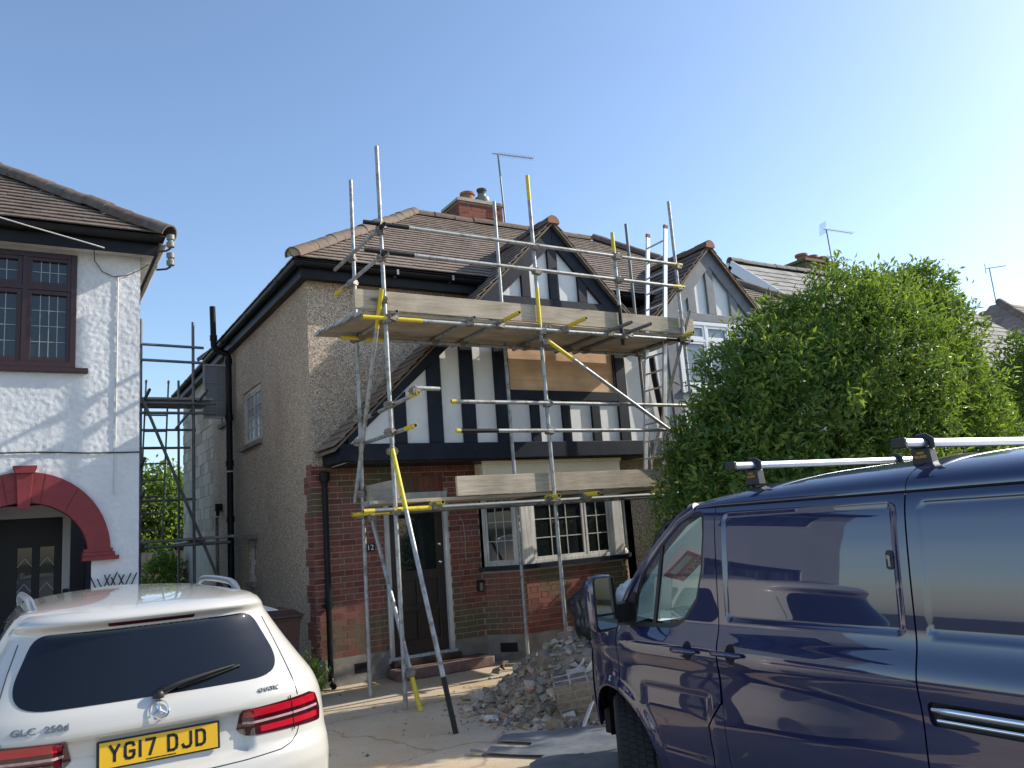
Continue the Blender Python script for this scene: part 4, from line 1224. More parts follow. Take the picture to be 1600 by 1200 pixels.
# ================================================================ houses farther along
hc = thing('gabled_house', 'distant house with grey tiled roof, white bargeboard and dark clad gable end', 'house', (18.5, 14, 0))
cy, czr, cx0 = 14.05, 8.08, 15.5
k = MB(); k.prism([(10.3, 0), (17.8, 0), (17.8, 5.2), (cy, czr-.15), (10.3, 4.5)], 'x', cx0+.25, 24); k.build('wall', M['stucco'], hc)
k = MB(); k.prism([(10.4, 4.6), (17.7, 4.6), (cy, czr-.2)], 'x', cx0+.2, cx0+.245); gab = k.build('gable_cladding', M['cladding'], hc)
k = MB()
for i in range(14):
    z = 4.7 + i*.23; wdt = (czr-.25-z)/(czr-4.6)*3.6
    if wdt > .1: k.box(cx0+.188, cx0+.199, cy-wdt, cy+wdt, z, z+.215)
k.build('cladding_boards', M['cladding'], gab)
ca = math.atan2(czr-4.55, cy-10.0); cl = math.hypot(czr-4.55, cy-10.0)
k = MB(); k.add([(cx0, 10.0, 4.53), (24.2, 10.0, 4.53), (24.2, cy, czr-.02), (cx0, cy, czr-.02), (24.2, 18, 4.53), (cx0, 18, 4.53)], [(0, 1, 2, 3), (3, 2, 4, 5)])
croof = k.build('roof', M['felt'], hc)
tiles((cx0, 10.0, 4.55), (1, 0, 0), (0, math.cos(ca), math.sin(ca)), cl, lambda s: (0, 8.7), M['tile_grey'], croof, gauge=.30, w=.30, th=.022)
ridge_run('ridge_tile', (cx0, cy, czr), (24.2, cy, czr), M['tile_grey'], croof, rad=.11, seg=.42)
k = MB(); k.bar((cx0-.01, 10.0, 4.45), (cx0-.01, cy, czr-.10), .03, .26); k.bar((cx0-.01, cy, czr-.10), (cx0-.01, 18, 4.45), .03, .26); k.build('bargeboard', M['upvc'], hc)
k = MB(); k.box(18.7, 20.0, 14.2, 14.8, 7.6, 8.50); k.box(18.62, 20.08, 14.12, 14.88, 8.50, 8.58); cch = k.build('chimney', M['brick_j'], hc)
for x in (18.95, 19.4, 19.8):
    k = MB(); k.lathe((x, 14.5, 8.57), [(.14, 0), (.13, .14), (.18, .18), (.18, .24), (.13, .25)], 14); k.build('chimney_pot', M['terracotta'], cch, smooth=40)
aerial((20.35, 14.5, 8.0), (20.25, 14.5, 9.75), 'aerial with bold end grid above the distant triple-pot chimney', .9, True, (1, -.3, -.12))
hd = thing('hipped_house', 'far pale-walled house with brown hipped roof beyond the laurel', 'house', (29, 14, 0))
k = MB(); k.box(25.0, 34, 10.6, 18, 0, 5.1); k.build('wall', M['stucco'], hd)
k = MB(); k.add([(24.6, 10.2, 5.1), (34.4, 10.2, 5.1), (30.4, 14.2, 8.1), (28.6, 14.2, 8.1), (24.6, 18.2, 5.1), (34.4, 18.2, 5.1)], [(0, 1, 2, 3), (4, 0, 3), (5, 4, 3, 2), (1, 5, 2), (0, 4, 5, 1)])
dro = k.build('roof', M['hip_dark'], hd)
pa = math.atan2(3, 4)
tiles((24.6, 10.2, 5.1), (1, 0, 0), (0, .8, .6), 5, lambda s: (s*.8, 9.8-s*.8), M['tile'], dro, gauge=.3, w=.3, th=.02)
tiles((24.6, 18.2, 5.1), (0, -1, 0), (.8, 0, .6), 5, lambda s: (s*.8, 8-s*.8), M['tile'], dro, gauge=.3, w=.3, th=.02)
ridge_run('hip_tile', (24.6, 10.2, 5.1), (28.6, 14.2, 8.12), M['hip_dark'], dro, rad=.13, seg=.4)
aerial((28.4, 14.2, 7.7), (28.35, 14.2, 9.3), 'small aerial on the far brown hipped roof', .5, True, (.6, -1, -.05))

# ================================================================ scaffolding
TR = .02415
cme = MB(); cme.box(-.048, .048, -.046, .046, -.032, .032); cme.tube((.05, -.05, 0), (.05, .055, 0), .010, 6); cme.tube((-.05, -.055, 0), (-.05, .05, 0), .010, 6); cme.tube((0, 0, -.04), (0, 0, .045), .040, 8)
COUP = cme.mesh('coupler', smooth=35); COUP.materials.append(M['coupler'])
def st(parent, name, p0, p1, y0=0, y1=0, k0=0, k1=0, mat=None, mids=()):
    p0 = Vector(p0); p1 = Vector(p1); d = (p1-p0).normalized(); L = (p1-p0).length
    o_ = MB().tube(p0, p1, TR, 12, hollow=True).build(name, mat or M['galv'], parent, smooth=40)
    for a, b_, m_ in ((0, y0, 'yellow'), (L-y1, L, 'yellow'), (0, k0, 'tape'), (L-k1, L, 'tape'), *[(q[0], q[1], q[2]) for q in mids]):
        if b_-a > .01:
            kk = MB(); kk.tube(p0 + d*(a+(.0 if a > .001 else -.001)), p0 + d*(b_+(.001 if b_ > L-.001 else 0)), TR+.0011, 12, hollow=True)
            kk.build('painted_band' if m_ == 'yellow' else 'taped_band', M[m_], o_, smooth=40)
    return o_
def cp(parent, p, ax=0):
    o_ = link('coupler', COUP, None, parent); o_.location = Vector(p) - wloc(parent)
    o_.rotation_euler = (random.uniform(-.2, .2), random.uniform(-.2, .2), ax + random.uniform(-.3, .3))
    return o_
YA, YB = 8.21, 9.17
sc = thing('front_scaffold', 'galvanised tube scaffold with yellow-banded ends standing against the house front', 'scaffold', (5.6, 8.7, 0))
st(sc, 'standard', (3.47, YA, 0), (3.44, YA, 6.26))
st(sc, 'standard', (3.45, YB, 0), (3.47, YB, 6.25), mids=[(4.75, 5.3, 'tape_y')] if False else ())
st(sc, 'standard', (5.545, YA, 0), (5.52, YA, 6.25), y1=.34, mids=[(4.25, 4.72, 'yellow')])
st(sc, 'standard', (5.58, YB, 0), (5.57, YB, 6.28))
st(sc, 'standard', (7.95, YA, 0), (7.95, YA, 6.26))
st(sc, 'standard', (7.93, YB, 0), (7.93, YB, 6.27), mat=M['galv_dark'])
st(sc, 'puncheon', (6.84, YA-.0, 4.06), (6.84, YA, 5.64), y1=.28, mids=[(0, .55, 'tape')])
YL = YA-.05
st(sc, 'guard_rail', (3.22, YL, 5.285), (8.02, YL, 5.285), k0=.55, y1=.16)
st(sc, 'guard_rail', (3.22, YL, 4.955), (8.02, YL, 4.955), k0=.60, y1=.22)
st(sc, 'ledger', (3.16, YL, 4.175), (8.06, YL, 4.175), y0=.72, k1=.5)
st(sc, 'ledger', (3.24, YB-.05, 4.175), (8.05, YB-.05, 4.175), y0=.62)
st(sc, 'ledger', (4.19, YL, 3.245), (8.55, YL, 3.245), y0=.06, mids=[(3.6, 4.0, 'yellow')])
st(sc, 'ledger', (4.23, YL, 2.905), (8.55, YL, 2.905), y0=.05, mids=[(.06, .55, 'tape'), (3.3, 4.0, 'yellow')])
st(sc, 'ledger', (3.08, YL, 2.055), (8.7, YL, 2.055), mids=[(0, .12, 'yellow'), (.34, .78, 'yellow')], mat=M['galv_dark'])
st(sc, 'ledger', (3.30, YB-.05, 2.055), (8.7, YB-.05, 2.055), y0=.5, mat=M['galv_dark'])
XL = 3.415
st(sc, 'side_rail', (XL, 8.02, 5.235), (XL, 9.72, 5.235), k0=.12)
st(sc, 'side_rail', (XL, 8.02, 4.905), (XL, 9.74, 4.905), y1=.28, k0=.1)
st(sc, 'side_rail', (3.525, 7.60, 3.235), (3.525, 9.28, 3.19), y0=.20, mids=[(1.1, 1.3, 'tape')])
st(sc, 'side_rail', (3.525, 7.72, 2.905), (3.525, 9.36, 2.90), y0=.25)
st(sc, 'tube_stub', (3.50, 7.64, 3.29), (3.80, 7.66, 3.29))
for x, yf, yy, m_ in ((3.51, 8.02, 0, 'galv'), (4.49, 8.02, 0, 'galv'), (4.90, 7.68, .34, 'galv'), (5.86, 7.68, .36, 'galv'), (6.58, 7.69, 0, 'galv_dark'), (6.90, 7.69, 0, 'galv_dark'), (7.86, 7.92, .3, 'galv_dark')):
    st(sc, 'transom', (x, yf, 4.224), (x+.01, 9.44, 4.224), y0=yy, mat=M[m_]); cp(sc, (x, YL, 4.19), 0); cp(sc, (x, YB-.05, 4.19), 0)
for x, yf, yy in ((3.93, 8.0, .30), (5.46, 8.0, .28), (5.97, 7.9, .28), (7.18, 8.0, .32), (7.36, 8.0, 0)):
    st(sc, 'transom', (x, yf, 2.103), (x, 9.40, 2.103), y0=yy, mat=M['galv_dark']); cp(sc, (x, YL, 2.07), 0)
st(sc, 'brace', (3.385, 8.12, 4.50), (3.385, 9.24, 2.20), y0=.45, mat=M['galv'])
st(sc, 'raker', (3.42, 8.12, 2.70), (3.40, 6.93, .0), y0=.72, k1=.50)
st(sc, 'raker', (3.53, 9.10, 2.02), (3.55, 8.02, .0), y1=.42)
st(sc, 'brace', (5.55, 8.11, 4.03), (8.0, 8.11, 2.54), y0=.42)
st(sc, 'brace', (8.02, 8.10, 4.60), (8.02, 9.26, 2.55), y0=0)
for x in (3.45, 5.53, 7.95):
    for z in (5.27, 4.94, 4.16, 2.04): cp(sc, (x, YA-.025, z))
for x in (5.53, 7.95):
    for z in (3.24, 2.9): cp(sc, (x, YA-.025, z))
for z in (5.21, 4.89, 3.2, 2.9, 4.4): cp(sc, (3.44, YA, z), .8)
for z in (5.21, 4.89, 3.19, 2.9, 2.3, 4.17, 2.04): cp(sc, (3.44, YB, z), .8)
cp(sc, (3.43, 8.15, 2.68)); cp(sc, (3.53, 8.2, .36)); cp(sc, (3.51, 7.65, 3.26)); cp(sc, (5.54, 8.15, 4.0)); cp(sc, (3.53, 9.1, 2.0)); cp(sc, (6.84, YL, 4.95)); cp(sc, (6.84, YL, 5.28)); cp(sc, (6.84, YL, 4.17)); cp(sc, (7.92, 8.13, 2.62)); cp(sc, (7.9, 8.13, 3.24), 1.57)

def board(x0, x1, y, z, label, group, mat=None, wid=.225, th=.038, rot=0, cat='board', name='scaffold_board'):
    k_ = MB(); k_.box(-(x1-x0)/2, (x1-x0)/2, -wid/2, wid/2, 0, th)
    for e in (-1, 1):                           # galvanised end bands
        pass
    o_ = k_.build(name, mat or M['board'], None, bevel=.004)
    o_.location = ((x0+x1)/2, y, z); o_.rotation_euler = (random.gauss(0, .004), 0, rot)
    for e in (-1, 1):
        x = e*((x1-x0)/2-.02); bnd = MB(); bnd.box(x-.0215, x+.0215, -wid/2-.0015, wid/2+.0015, -.0015, th+.0015)
        link('end_band', bnd.mesh('end_band'), M['galv'], o_)
    return tag(o_, label, cat, group)
for i, y in enumerate((8.40, 8.632, 8.864, 9.096, 9.325)):
    g_ = 'boards of the upper scaffold deck'
    board(3.19-.042*i, 5.70+.03*i, y, 4.2495, 'weathered board in the left run of the upper scaffold deck', 'left boards of the upper scaffold deck', rot=random.gauss(0, .002))
    board(5.72+.03*i, 8.16+.02*(i % 2), y, 4.2495, 'weathered board in the right run of the upper scaffold deck', 'right boards of the upper scaffold deck', rot=random.gauss(0, .002))
for i, y in enumerate((8.40, 8.632, 8.864)):
    board(3.20+.10*i, 5.62, y, 2.1285, 'weathered board in the lower scaffold deck by the door', 'lower deck boards by the door')
    board(5.64, 8.5, y, 2.1285, 'weathered board in the lower scaffold deck over the bay window', 'lower deck boards over the bay')
def toe(x0, x1, y, z, label, mat=None):
    k_ = MB(); L = x1-x0; k_.box(-L/2, L/2, -.019, .019, 0, .225)
    o_ = k_.build('toe_board', mat or M['board'], None, bevel=.004); o_.location = ((x0+x1)/2, y, z)
    return tag(o_, label, 'toe board')
toe(3.11, 5.525, 8.262, 4.292, 'upright toe board on the upper deck left of the middle standard')
toe(5.53, 8.20, 8.262, 4.292, 'upright toe board on the upper deck ending near the ladder')
toe(4.24, 8.5, 8.262, 2.170, 'long pale toe board on the lower deck across the bay')
k = MB(); k.box(-.019, .019, -.46, .46, 0, .215); o = k.build('toe_board', M['board_y'], None, bevel=.004); o.location = (3.51, 8.70, 2.171); tag(o, 'short grey toe board closing the lower deck end beside the door', 'toe board')
k = MB(); k.box(-.019, .019, -.48, .48, 0, .22); o = k.build('toe_board', M['board_y'], None, bevel=.004); o.location = (8.19, 8.78, 4.292); tag(o, 'short toe board closing the upper deck end by the ladder', 'toe board')

def ladder(p_bot, p_top, across, label, mat, step_=.25, wdt=.40, sec=(.03, .065)):
    p0 = Vector(p_bot); p1 = Vector(p_top); ac = Vector(across).normalized()
    t_ = thing('ladder', label, 'ladder', p0)
    d_ = (p1-p0).normalized(); L = (p1-p0).length
    nrm_ = d_.cross(ac)
    for s_ in (-1, 1):
        k_ = MB(); k_.obox((p0+p1)/2 + ac*(s_*wdt/2), d_*(L/2), ac*(sec[0]/2), nrm_*(sec[1]/2)); so = k_.build('stile', mat, t_, bevel=.004)
        k_ = MB(); k_.obox(p1 + ac*(s_*wdt/2) + d_*.012, d_*.03, ac*(sec[0]/2+.004), nrm_*(sec[1]/2+.004)); k_.build('end_cap', M['terracotta'], so, bevel=.006)
    x = .18
    while x < L-.1:
        k_ = MB(); k_.tube(p0 + d_*x - ac*(wdt/2), p0 + d_*x + ac*(wdt/2), .014, 8); k_.build('rung', mat, t_, smooth=40); x += step_
    return t_
ladder((7.57, 8.72, 2.168), (8.13, 8.72, 6.0), (0, 1, 0), 'aluminium ladder rising from the lower deck through the upper deck', M['alu'])
k = MB(); pts = []
for i in range(60):
    a = i*.42; pts.append((7.70+.05*math.sin(a*.31), 8.44+.06*math.sin(a*.7), 2.62+.24*math.sin(a) + .05*math.sin(a*.23)))
    pts[-1] = (7.70+.09*math.cos(a)+.01*math.sin(a*3.1), pts[-1][1], 2.64+.30*math.sin(a)+.02*math.cos(a*2.3))
k.path(pts, .009, 6); o = k.build('cable_coil', M['galv_dark']); tag(o, 'hank of grey cable hung beside the aluminium ladder', 'cable')

# scaffold in the side passage
s2 = thing('side_scaffold', 'dull grey tube scaffold standing in the passage between the houses', 'scaffold', (2, 15, 0))
GD = M['galv_dark']
for x, y, z in ((1.60, 14.0, 5.56), (2.40, 14.0, 5.56), (1.72, 16.6, 4.95), (2.62, 16.9, 5.12), (2.05, 18.6, 5.35)):
    st(s2, 'standard', (x, y, 0), (x, y, z), mat=GD)
for z in (5.13, 4.87): st(s2, 'guard_rail', (1.5, 13.95, z), (2.56, 13.95, z-.02), mat=GD)
for z in (4.16, 4.00): st(s2, 'ledger', (1.5, 13.95, z), (2.75, 13.95, z), mat=GD)
st(s2, 'ledger', (1.5, 16.7, 4.10), (2.9, 16.7, 4.10), mat=GD); st(s2, 'ledger', (1.4, 16.7, 3.75), (2.8, 16.7, 3.75), mat=GD)
st(s2, 'guard_rail', (1.5, 18.65, 5.05), (2.9, 18.65, 5.05), mat=GD); st(s2, 'guard_rail', (1.5, 18.65, 4.9), (2.9, 18.65, 4.85), mat=GD)
for x in (1.62, 2.45): st(s2, 'transom', (x, 13.1, 4.22), (x+.15, 17.2, 4.18), mat=GD)
for x in (1.62, 2.45): st(s2, 'transom', (x, 13.4, 1.92), (x+.1, 16.9, 1.92), mat=GD)
st(s2, 'brace', (1.62, 13.88, 4.2), (2.92, 13.88, .85), mat=GD); st(s2, 'brace', (1.75, 16.5, 3.0), (1.58, 13.3, 3.2), mat=GD); st(s2, 'brace', (1.75, 16.5, 2.5), (1.58, 13.3, 2.7), mat=GD)
st(s2, 'ledger', (1.5, 13.95, 1.87), (2.95, 13.95, 1.87), mat=GD); st(s2, 'ledger', (1.5, 16.7, 2.75), (2.9, 16.7, 2.75), mat=GD)
for i in range(4):
    board(1.45, 2.72, 14.2+i*.24, 4.246, 'short board on the high platform of the passage scaffold', 'high boards of the passage scaffold', M['board_y'])
for i in range(5):
    board(1.45, 3.02, 14.1+i*.24, 1.946, 'dark board on the low platform of the passage scaffold', 'low boards of the passage scaffold', M['board_y'])
ladder((1.88, 15.0, 1.985), (1.98, 15.0, 4.7), (1, 0, 0), 'thin dark ladder standing on the passage scaffold platform', GD, .28, .36, (.025, .045))
# ================================================================ vegetation
def leaf_cloud(name, blobs, n, per, L, Wd, mat, parent, depth=.28, lump=.2, seed=1, cut=None, clump=.10, gaps=0):
    g = np.random.default_rng(seed)
    B = np.array(blobs, float)
    area = (B[:, 3]*B[:, 4] + B[:, 3]*B[:, 5] + B[:, 4]*B[:, 5])
    idx = g.choice(len(B), n, p=area/area.sum())
    d = g.normal(size=(n, 3)); d /= np.linalg.norm(d, axis=1)[:, None]
    rad = np.empty(n)
    for i in range(n):
        q = Vector(d[i])*2.2 + Vector(B[idx[i], :3])
        rad[i] = 1 + lump*noise.noise(q) + lump*.5*noise.noise(q*2.7)
    rad *= 1 - depth*g.random(n)**2.2
    c = B[idx, :3] + d*rad[:, None]*B[idx, 3:6]
    nrm = d/B[idx, 3:6]; nrm /= np.linalg.norm(nrm, axis=1)[:, None]
    keep = np.ones(n, bool)
    for j in range(len(B)):
        q = (c-B[j, :3])/B[j, 3:6]
        keep &= ~((np.linalg.norm(q, axis=1) < .62) & (idx != j))
    keep &= c[:, 2] > .05
    if gaps:
        for i in range(n):
            if keep[i]:
                q = Vector(c[i])*1.55
                if noise.noise(q) + .5*noise.noise(q*2.3) < -gaps and rad[i] > .80: keep[i] = False
    if cut is not None: keep &= cut(c)
    c = c[keep]; nrm = nrm[keep]; m_ = len(c)
    C = np.repeat(c, per, 0) + g.normal(size=(m_*per, 3))*L*clump
    Nn = np.repeat(nrm, per, 0)
    t = g.normal(size=(m_*per, 3)); t /= np.linalg.norm(t, axis=1)[:, None]
    ax = Nn*(.55) + t*.95 + np.array([0, 0, .22]); ax /= np.linalg.norm(ax, axis=1)[:, None]
    side = np.cross(ax, Nn + .35*g.normal(size=Nn.shape)); side /= np.linalg.norm(side, axis=1)[:, None]
    up = np.cross(side, ax)
    ln = L*g.uniform(.65, 1.2, (m_*per, 1)); wd = Wd*g.uniform(.7, 1.15, (m_*per, 1))
    v0 = C; v2 = C + ax*ln - up*ln*.12
    v1 = C + ax*ln*.48 + side*wd + up*wd*.35; v3 = C + ax*ln*.48 - side*wd + up*wd*.35
    V = np.stack([v0, v1, v2, v3], 1).reshape(-1, 3)
    Q = np.arange(len(V)).reshape(-1, 4)
    # split each leaf along its midrib
    T3 = np.concatenate([Q[:, [0, 1, 2]], Q[:, [0, 2, 3]]], 0)
    return np_mesh(name, V, T3, mat, parent)

def limbs(parent, base, tips, r0_, name='trunk'):
    k_ = MB(); b_ = Vector(base)
    for t in tips:
        t = Vector(t); mid = b_.lerp(t, .45) + Vector((random.uniform(-.15, .15), random.uniform(-.15, .15), .1))
        k_.path([b_, b_.lerp(mid, .5), mid, mid.lerp(t, .5), t], [r0_, r0_*.85, r0_*.6, r0_*.4, r0_*.15], 8)
    return k_.build(name, M['bark'], parent, smooth=60)

lau = thing('laurel_tree', 'broad dark-green laurel tree filling the space behind the blue van', 'tree', (8.8, 6.2, 0))
limbs(lau, (8.6, 6.3, 0), [(6.6, 6.4, 2.6), (7.8, 6.0, 3.6), (8.8, 6.2, 4.2), (10.0, 6.3, 4.2), (10.8, 6.0, 3.2), (7.0, 6.6, 1.6)], .11)
LB = [(7.30, 6.45, 1.75, 1.15, .95, 1.45), (7.60, 6.3, 2.85, 1.0, .95, 1.0), (8.75, 6.2, 3.1, 1.45, 1.1, 1.45), (8.9, 6.2, 1.7, 1.8, 1.1, 1.5),
      (9.75, 6.15, 3.5, .92, .9, 1.1), (10.05, 6.1, 2.1, 1.15, 1.0, 1.6), (6.75, 6.70, 2.25, .50, .5, .7), (9.5, 6.3, 4.15, .55, .5, .45), (10.25, 6.1, 4.45, .42, .4, .36), (10.5, 6.0, 2.8, .42, .5, .6)]
leaf_cloud('crown', LB, 19000, 9, .096, .0175, M['laurel'], lau, seed=3, depth=.38, lump=.34, clump=.45, gaps=.26)
leaf_cloud('shoots', [(b_[0], b_[1], b_[2], b_[3]*1.05, b_[4]*1.05, b_[5]*1.05) for b_ in LB], 900, 14, .115, .018, M['laurel_new'], lau, seed=5, depth=.10, lump=.26, clump=.7)
la2 = thing('laurel_shrub', 'second laurel shrub at the garden edge past the broad laurel', 'shrub', (14.4, 6.6, 0))
limbs(la2, (14.5, 6.6, 0), [(13.9, 6.5, 2.2), (14.6, 6.6, 3.2), (15.4, 6.6, 2.6)], .09)
leaf_cloud('crown', [(14.0, 6.6, 1.6, 1.05, 1.0, 1.4), (14.5, 6.6, 3.0, 1.0, .9, 1.35), (15.6, 6.6, 2.1, 1.2, 1.0, 1.7)], 3800, 8, .135, .025, M['laurel'], la2, seed=8, depth=.3, clump=.45)
# low shrubs against the neighbour's front wall
sh = thing('dark_shrub', 'shaded dark shrub filling the corner beyond the bay window', 'shrub', (9.0, 9.3, 0))
limbs(sh, (9.0, 9.3, 0), [(8.6, 9.2, 1.4), (9.3, 9.2, 1.8)], .05)
leaf_cloud('crown', [(8.75, 9.15, .95, .62, .5, 1.0), (9.5, 9.1, 1.2, .8, .55, 1.2)], 1500, 8, .11, .022, M['laurel'], sh, seed=11, depth=.3, clump=.45)
tr = thing('garden_tree', 'sunlit leafy tree beyond the passage fence', 'tree', (3.2, 26, 0))
limbs(tr, (3.3, 26, 0), [(2.6, 25.8, 2.5), (3.4, 26, 3.6), (4.2, 26, 2.6)], .12)
leaf_cloud('crown', [(3.3, 26, 2.9, 1.5, 1.2, 1.35), (2.6, 25.6, 1.7, 1.1, 1.0, 1.3), (4.6, 26.2, 2.2, 1.2, 1.0, 1.5)], 3600, 7, .16, .045, M['treeleaf'], tr, seed=13, depth=.3, clump=.5)
sp = thing('passage_shrub', 'small green shrub growing before the passage fence', 'shrub', (2.75, 19.5, 0))
limbs(sp, (2.75, 19.5, 0), [(2.5, 19.4, 1.0), (2.9, 19.5, 1.3)], .03)
leaf_cloud('crown', [(2.72, 19.5, .95, .42, .4, .85)], 420, 7, .10, .03, M['treeleaf'], sp, seed=17, depth=.4, clump=.6)
# tall weeds in the passage mouth
def weeds(loc, n, h, label, spread=.3, seed=2):
    rr2 = random.Random(seed)
    t_ = thing('weed_clump', label, 'weeds', loc); k_ = MB()
    for i in range(n):
        a = rr2.uniform(0, 6.28); lean = rr2.uniform(.1, .55)*spread/.3; hh_ = h*rr2.uniform(.5, 1)
        b_ = Vector(loc) + Vector((rr2.uniform(-spread, spread)*.5, rr2.uniform(-spread, spread)*.5, 0))
        pts = [b_ + Vector((math.cos(a)*lean*t**2, math.sin(a)*lean*t**2, hh_*(t - .22*lean*t**3))) for t in (0, .25, .5, .75, 1)]
        w_ = rr2.uniform(.006, .013); s_ = Vector((-math.sin(a), math.cos(a), 0))
        vs = []
        for j, p in enumerate(pts): ww = w_*(1-.22*j); vs += [p - s_*ww, p + s_*ww]
        k_.add(vs, [(2*j, 2*j+1, 2*j+3, 2*j+2) for j in range(4)])
    k_.build('blades', M['weed'], t_); return t_
weeds((1.50, 10.6, 0), 60, 1.62, 'tall pale weeds at the mouth of the passage', .35, 4)
weeds((2.92, 9.93, 0), 45, .50, 'low weeds at the foot of the brick corner', .3, 6)
leaf_cloud('leaves', [(2.95, 9.95, .18, .2, .14, .2)], 130, 6, .07, .018, M['laurel'], bpy.data.objects['weed_clump.001'], seed=19, depth=.5, clump=.8)

# garden fence behind the passage
fe = thing('garden_fence', 'grey weathered board fence closing the end of the passage', 'fence', (3, 21.5, 0))
pm = MB().box(-.072, .072, -.01, .01, 0, 1).mesh('fence_plank'); pm.materials.append(M['fence'])
for i in range(34):
    o = link('plank', pm, None, fe); o.location = (-2.4+i*.15, random.uniform(-.006, .006), 0.02); o.scale = (1, 1, 1.78+random.uniform(-.02, .02))
k = MB(); k.box(.5, 5.8, 21.515, 21.56, .4, .48); k.box(.5, 5.8, 21.515, 21.56, 1.4, 1.48); k.build('fence_rail', M['fence'], fe)

# ================================================================ yard things
def ray(px_, py_):
    return cr*((px_-800)/FPX) - cu*((py_-600)/FPX) + fwd
def gpx(px_, py_, z=0.0):
    d_ = ray(px_, py_); t_ = (z-1.8)/d_.z; return Vector((d_.x*t_, d_.y*t_, z))

# wheelie bin
bn = thing('wheelie_bin', 'dark brown wheelie bin tucked against the side wall', 'bin', (2.45, 9.62, 0))
def frus(k_, x, y, w0, d0, w1, d1, z0, z1):
    vs = [(x-w0/2, y-d0/2, z0), (x+w0/2, y-d0/2, z0), (x+w0/2, y+d0/2, z0), (x-w0/2, y+d0/2, z0), (x-w1/2, y-d1/2, z1), (x+w1/2, y-d1/2, z1), (x+w1/2, y+d1/2, z1), (x-w1/2, y+d1/2, z1)]
    k_.add(vs, [(0, 3, 2, 1), (4, 5, 6, 7), (0, 1, 5, 4), (1, 2, 6, 5), (2, 3, 7, 6), (3, 0, 4, 7)])
k = MB(); frus(k, 2.45, 9.62, .44, .50, .54, .66, .04, .96); frus(k, 2.45, 9.62, .58, .70, .58, .70, .93, .975); k.build('bin_body', M['binbrown'], bn, bevel=.02)
k = MB(); frus(k, 2.45, 9.60, .60, .76, .56, .70, .976, 1.01); frus(k, 2.45, 9.60, .54, .66, .40, .5, 1.01, 1.055); lid = k.build('bin_lid', M['binbrown'], bn, bevel=.015)
k = MB(); k.tube((2.2, 9.97, .96), (2.70, 9.97, .96), .018, 8); k.build('bin_handle', M['binbrown'], bn, smooth=40)
for x in (2.19, 2.71):
    k = MB(); k.tube((x-.03, 9.86, .1), (x+.03, 9.86, .1), .1, 16); k.build('bin_wheel', M['tyre'], bn, smooth=40)
k = MB(); k.add([(2.30, 9.45, 1.058), (2.50, 9.42, 1.058), (2.52, 9.62, 1.062), (2.33, 9.66, 1.085), (2.36, 9.56, 1.12)], [(0, 1, 2, 4), (0, 4, 3), (4, 2, 3)]); o = k.build('crumpled_paper', M['paper']); tag(o, 'crumpled white paper lying on the brown bin lid', 'paper')

# rubble heap
HC = (5.42, 7.2)
def heap(x, y):
    u = (x-HC[0])/1.48; v = (y-HC[1])/1.2
    r_ = math.hypot(u, v)
    h_ = .86*max(0, 1-r_**1.15)
    return h_ + (.09*noise.noise(Vector((x*2.3, y*2.3, 3))) + .05*noise.noise(Vector((x*6, y*6, 1))))*min(1, max(0, 1.12-r_)*2.5)
gx = np.linspace(3.6, 7.1, 90); gy = np.linspace(5.8, 8.6, 72)
V = [(x, y, heap(x, y)-.006) for y in gy for x in gx]
Q = [(j*90+i, j*90+i+1, (j+1)*90+i+1, (j+1)*90+i) for j in range(71) for i in range(89) if max(V[j*90+i][2], V[(j+1)*90+i+1][2]) > .012]
hp = np_mesh('rubble_heap', V, Q, M['soil'], smooth=False)
tag(hp, 'heap of dusty soil and small rubble beside the blue van', 'rubble', kind='stuff')
import bmesh
def chunk(seed, flat=.6, boxy=False):
    r_ = random.Random(seed); bm = bmesh.new()
    for i in range(16):
        if boxy: p = Vector((r_.choice((-1, 1))*r_.uniform(.7, 1), r_.choice((-1, 1))*r_.uniform(.6, 1), r_.choice((-1, 1))*r_.uniform(.75, 1)*flat))
        else:
            p = Vector((r_.gauss(0, 1), r_.gauss(0, 1), r_.gauss(0, 1))).normalized()*r_.uniform(.75, 1.1); p.z *= flat
        bm.verts.new(p*.5)
    res_ = bmesh.ops.convex_hull(bm, input=bm.verts)
    bmesh.ops.delete(bm, geom=[g for g in res_['geom_interior'] if isinstance(g, bmesh.types.BMVert)], context='VERTS')
    me = bpy.data.meshes.new('chunk'); bm.to_mesh(me); bm.free(); return me
CH = [chunk(i, random.uniform(.4, .8), i % 3 == 0) for i in range(14)]
# small debris joined into the heap
k = MB(); rr2 = random.Random(5)
cvs = [([tuple(v.co) for v in me.vertices], [tuple(p.vertices) for p in me.polygons]) for me in CH]
for i in range(3400):
    a = rr2.uniform(0, 6.283); q = math.sqrt(rr2.random())*1.12 if i < 3000 else rr2.uniform(.9, 1.25)
    x = HC[0]+1.55*q*math.cos(a); y = HC[1]+1.2*q*math.sin(a)
    if x > 6.9 or y > 9.3 or (x > 3.9 and y < 5.75): continue
    s_ = .012 + .05*rr2.random()**2.5
    if q > 1.05: s_ *= .5
    vs, fs = cvs[rr2.randrange(14)]
    rot = Matrix.Rotation(rr2.uniform(0, 6.28), 3, 'Z') @ Matrix.Rotation(rr2.uniform(-.7, .7), 3, 'X')
    c = Vector((x, y, max(0, heap(x, y)) + s_*.12))
    k.add([c + rot @ (Vector(v)*s_*2) for v in vs], fs)
o = k.build('small_debris', M['rubsmall'], hp); o['kind'] = 'stuff'
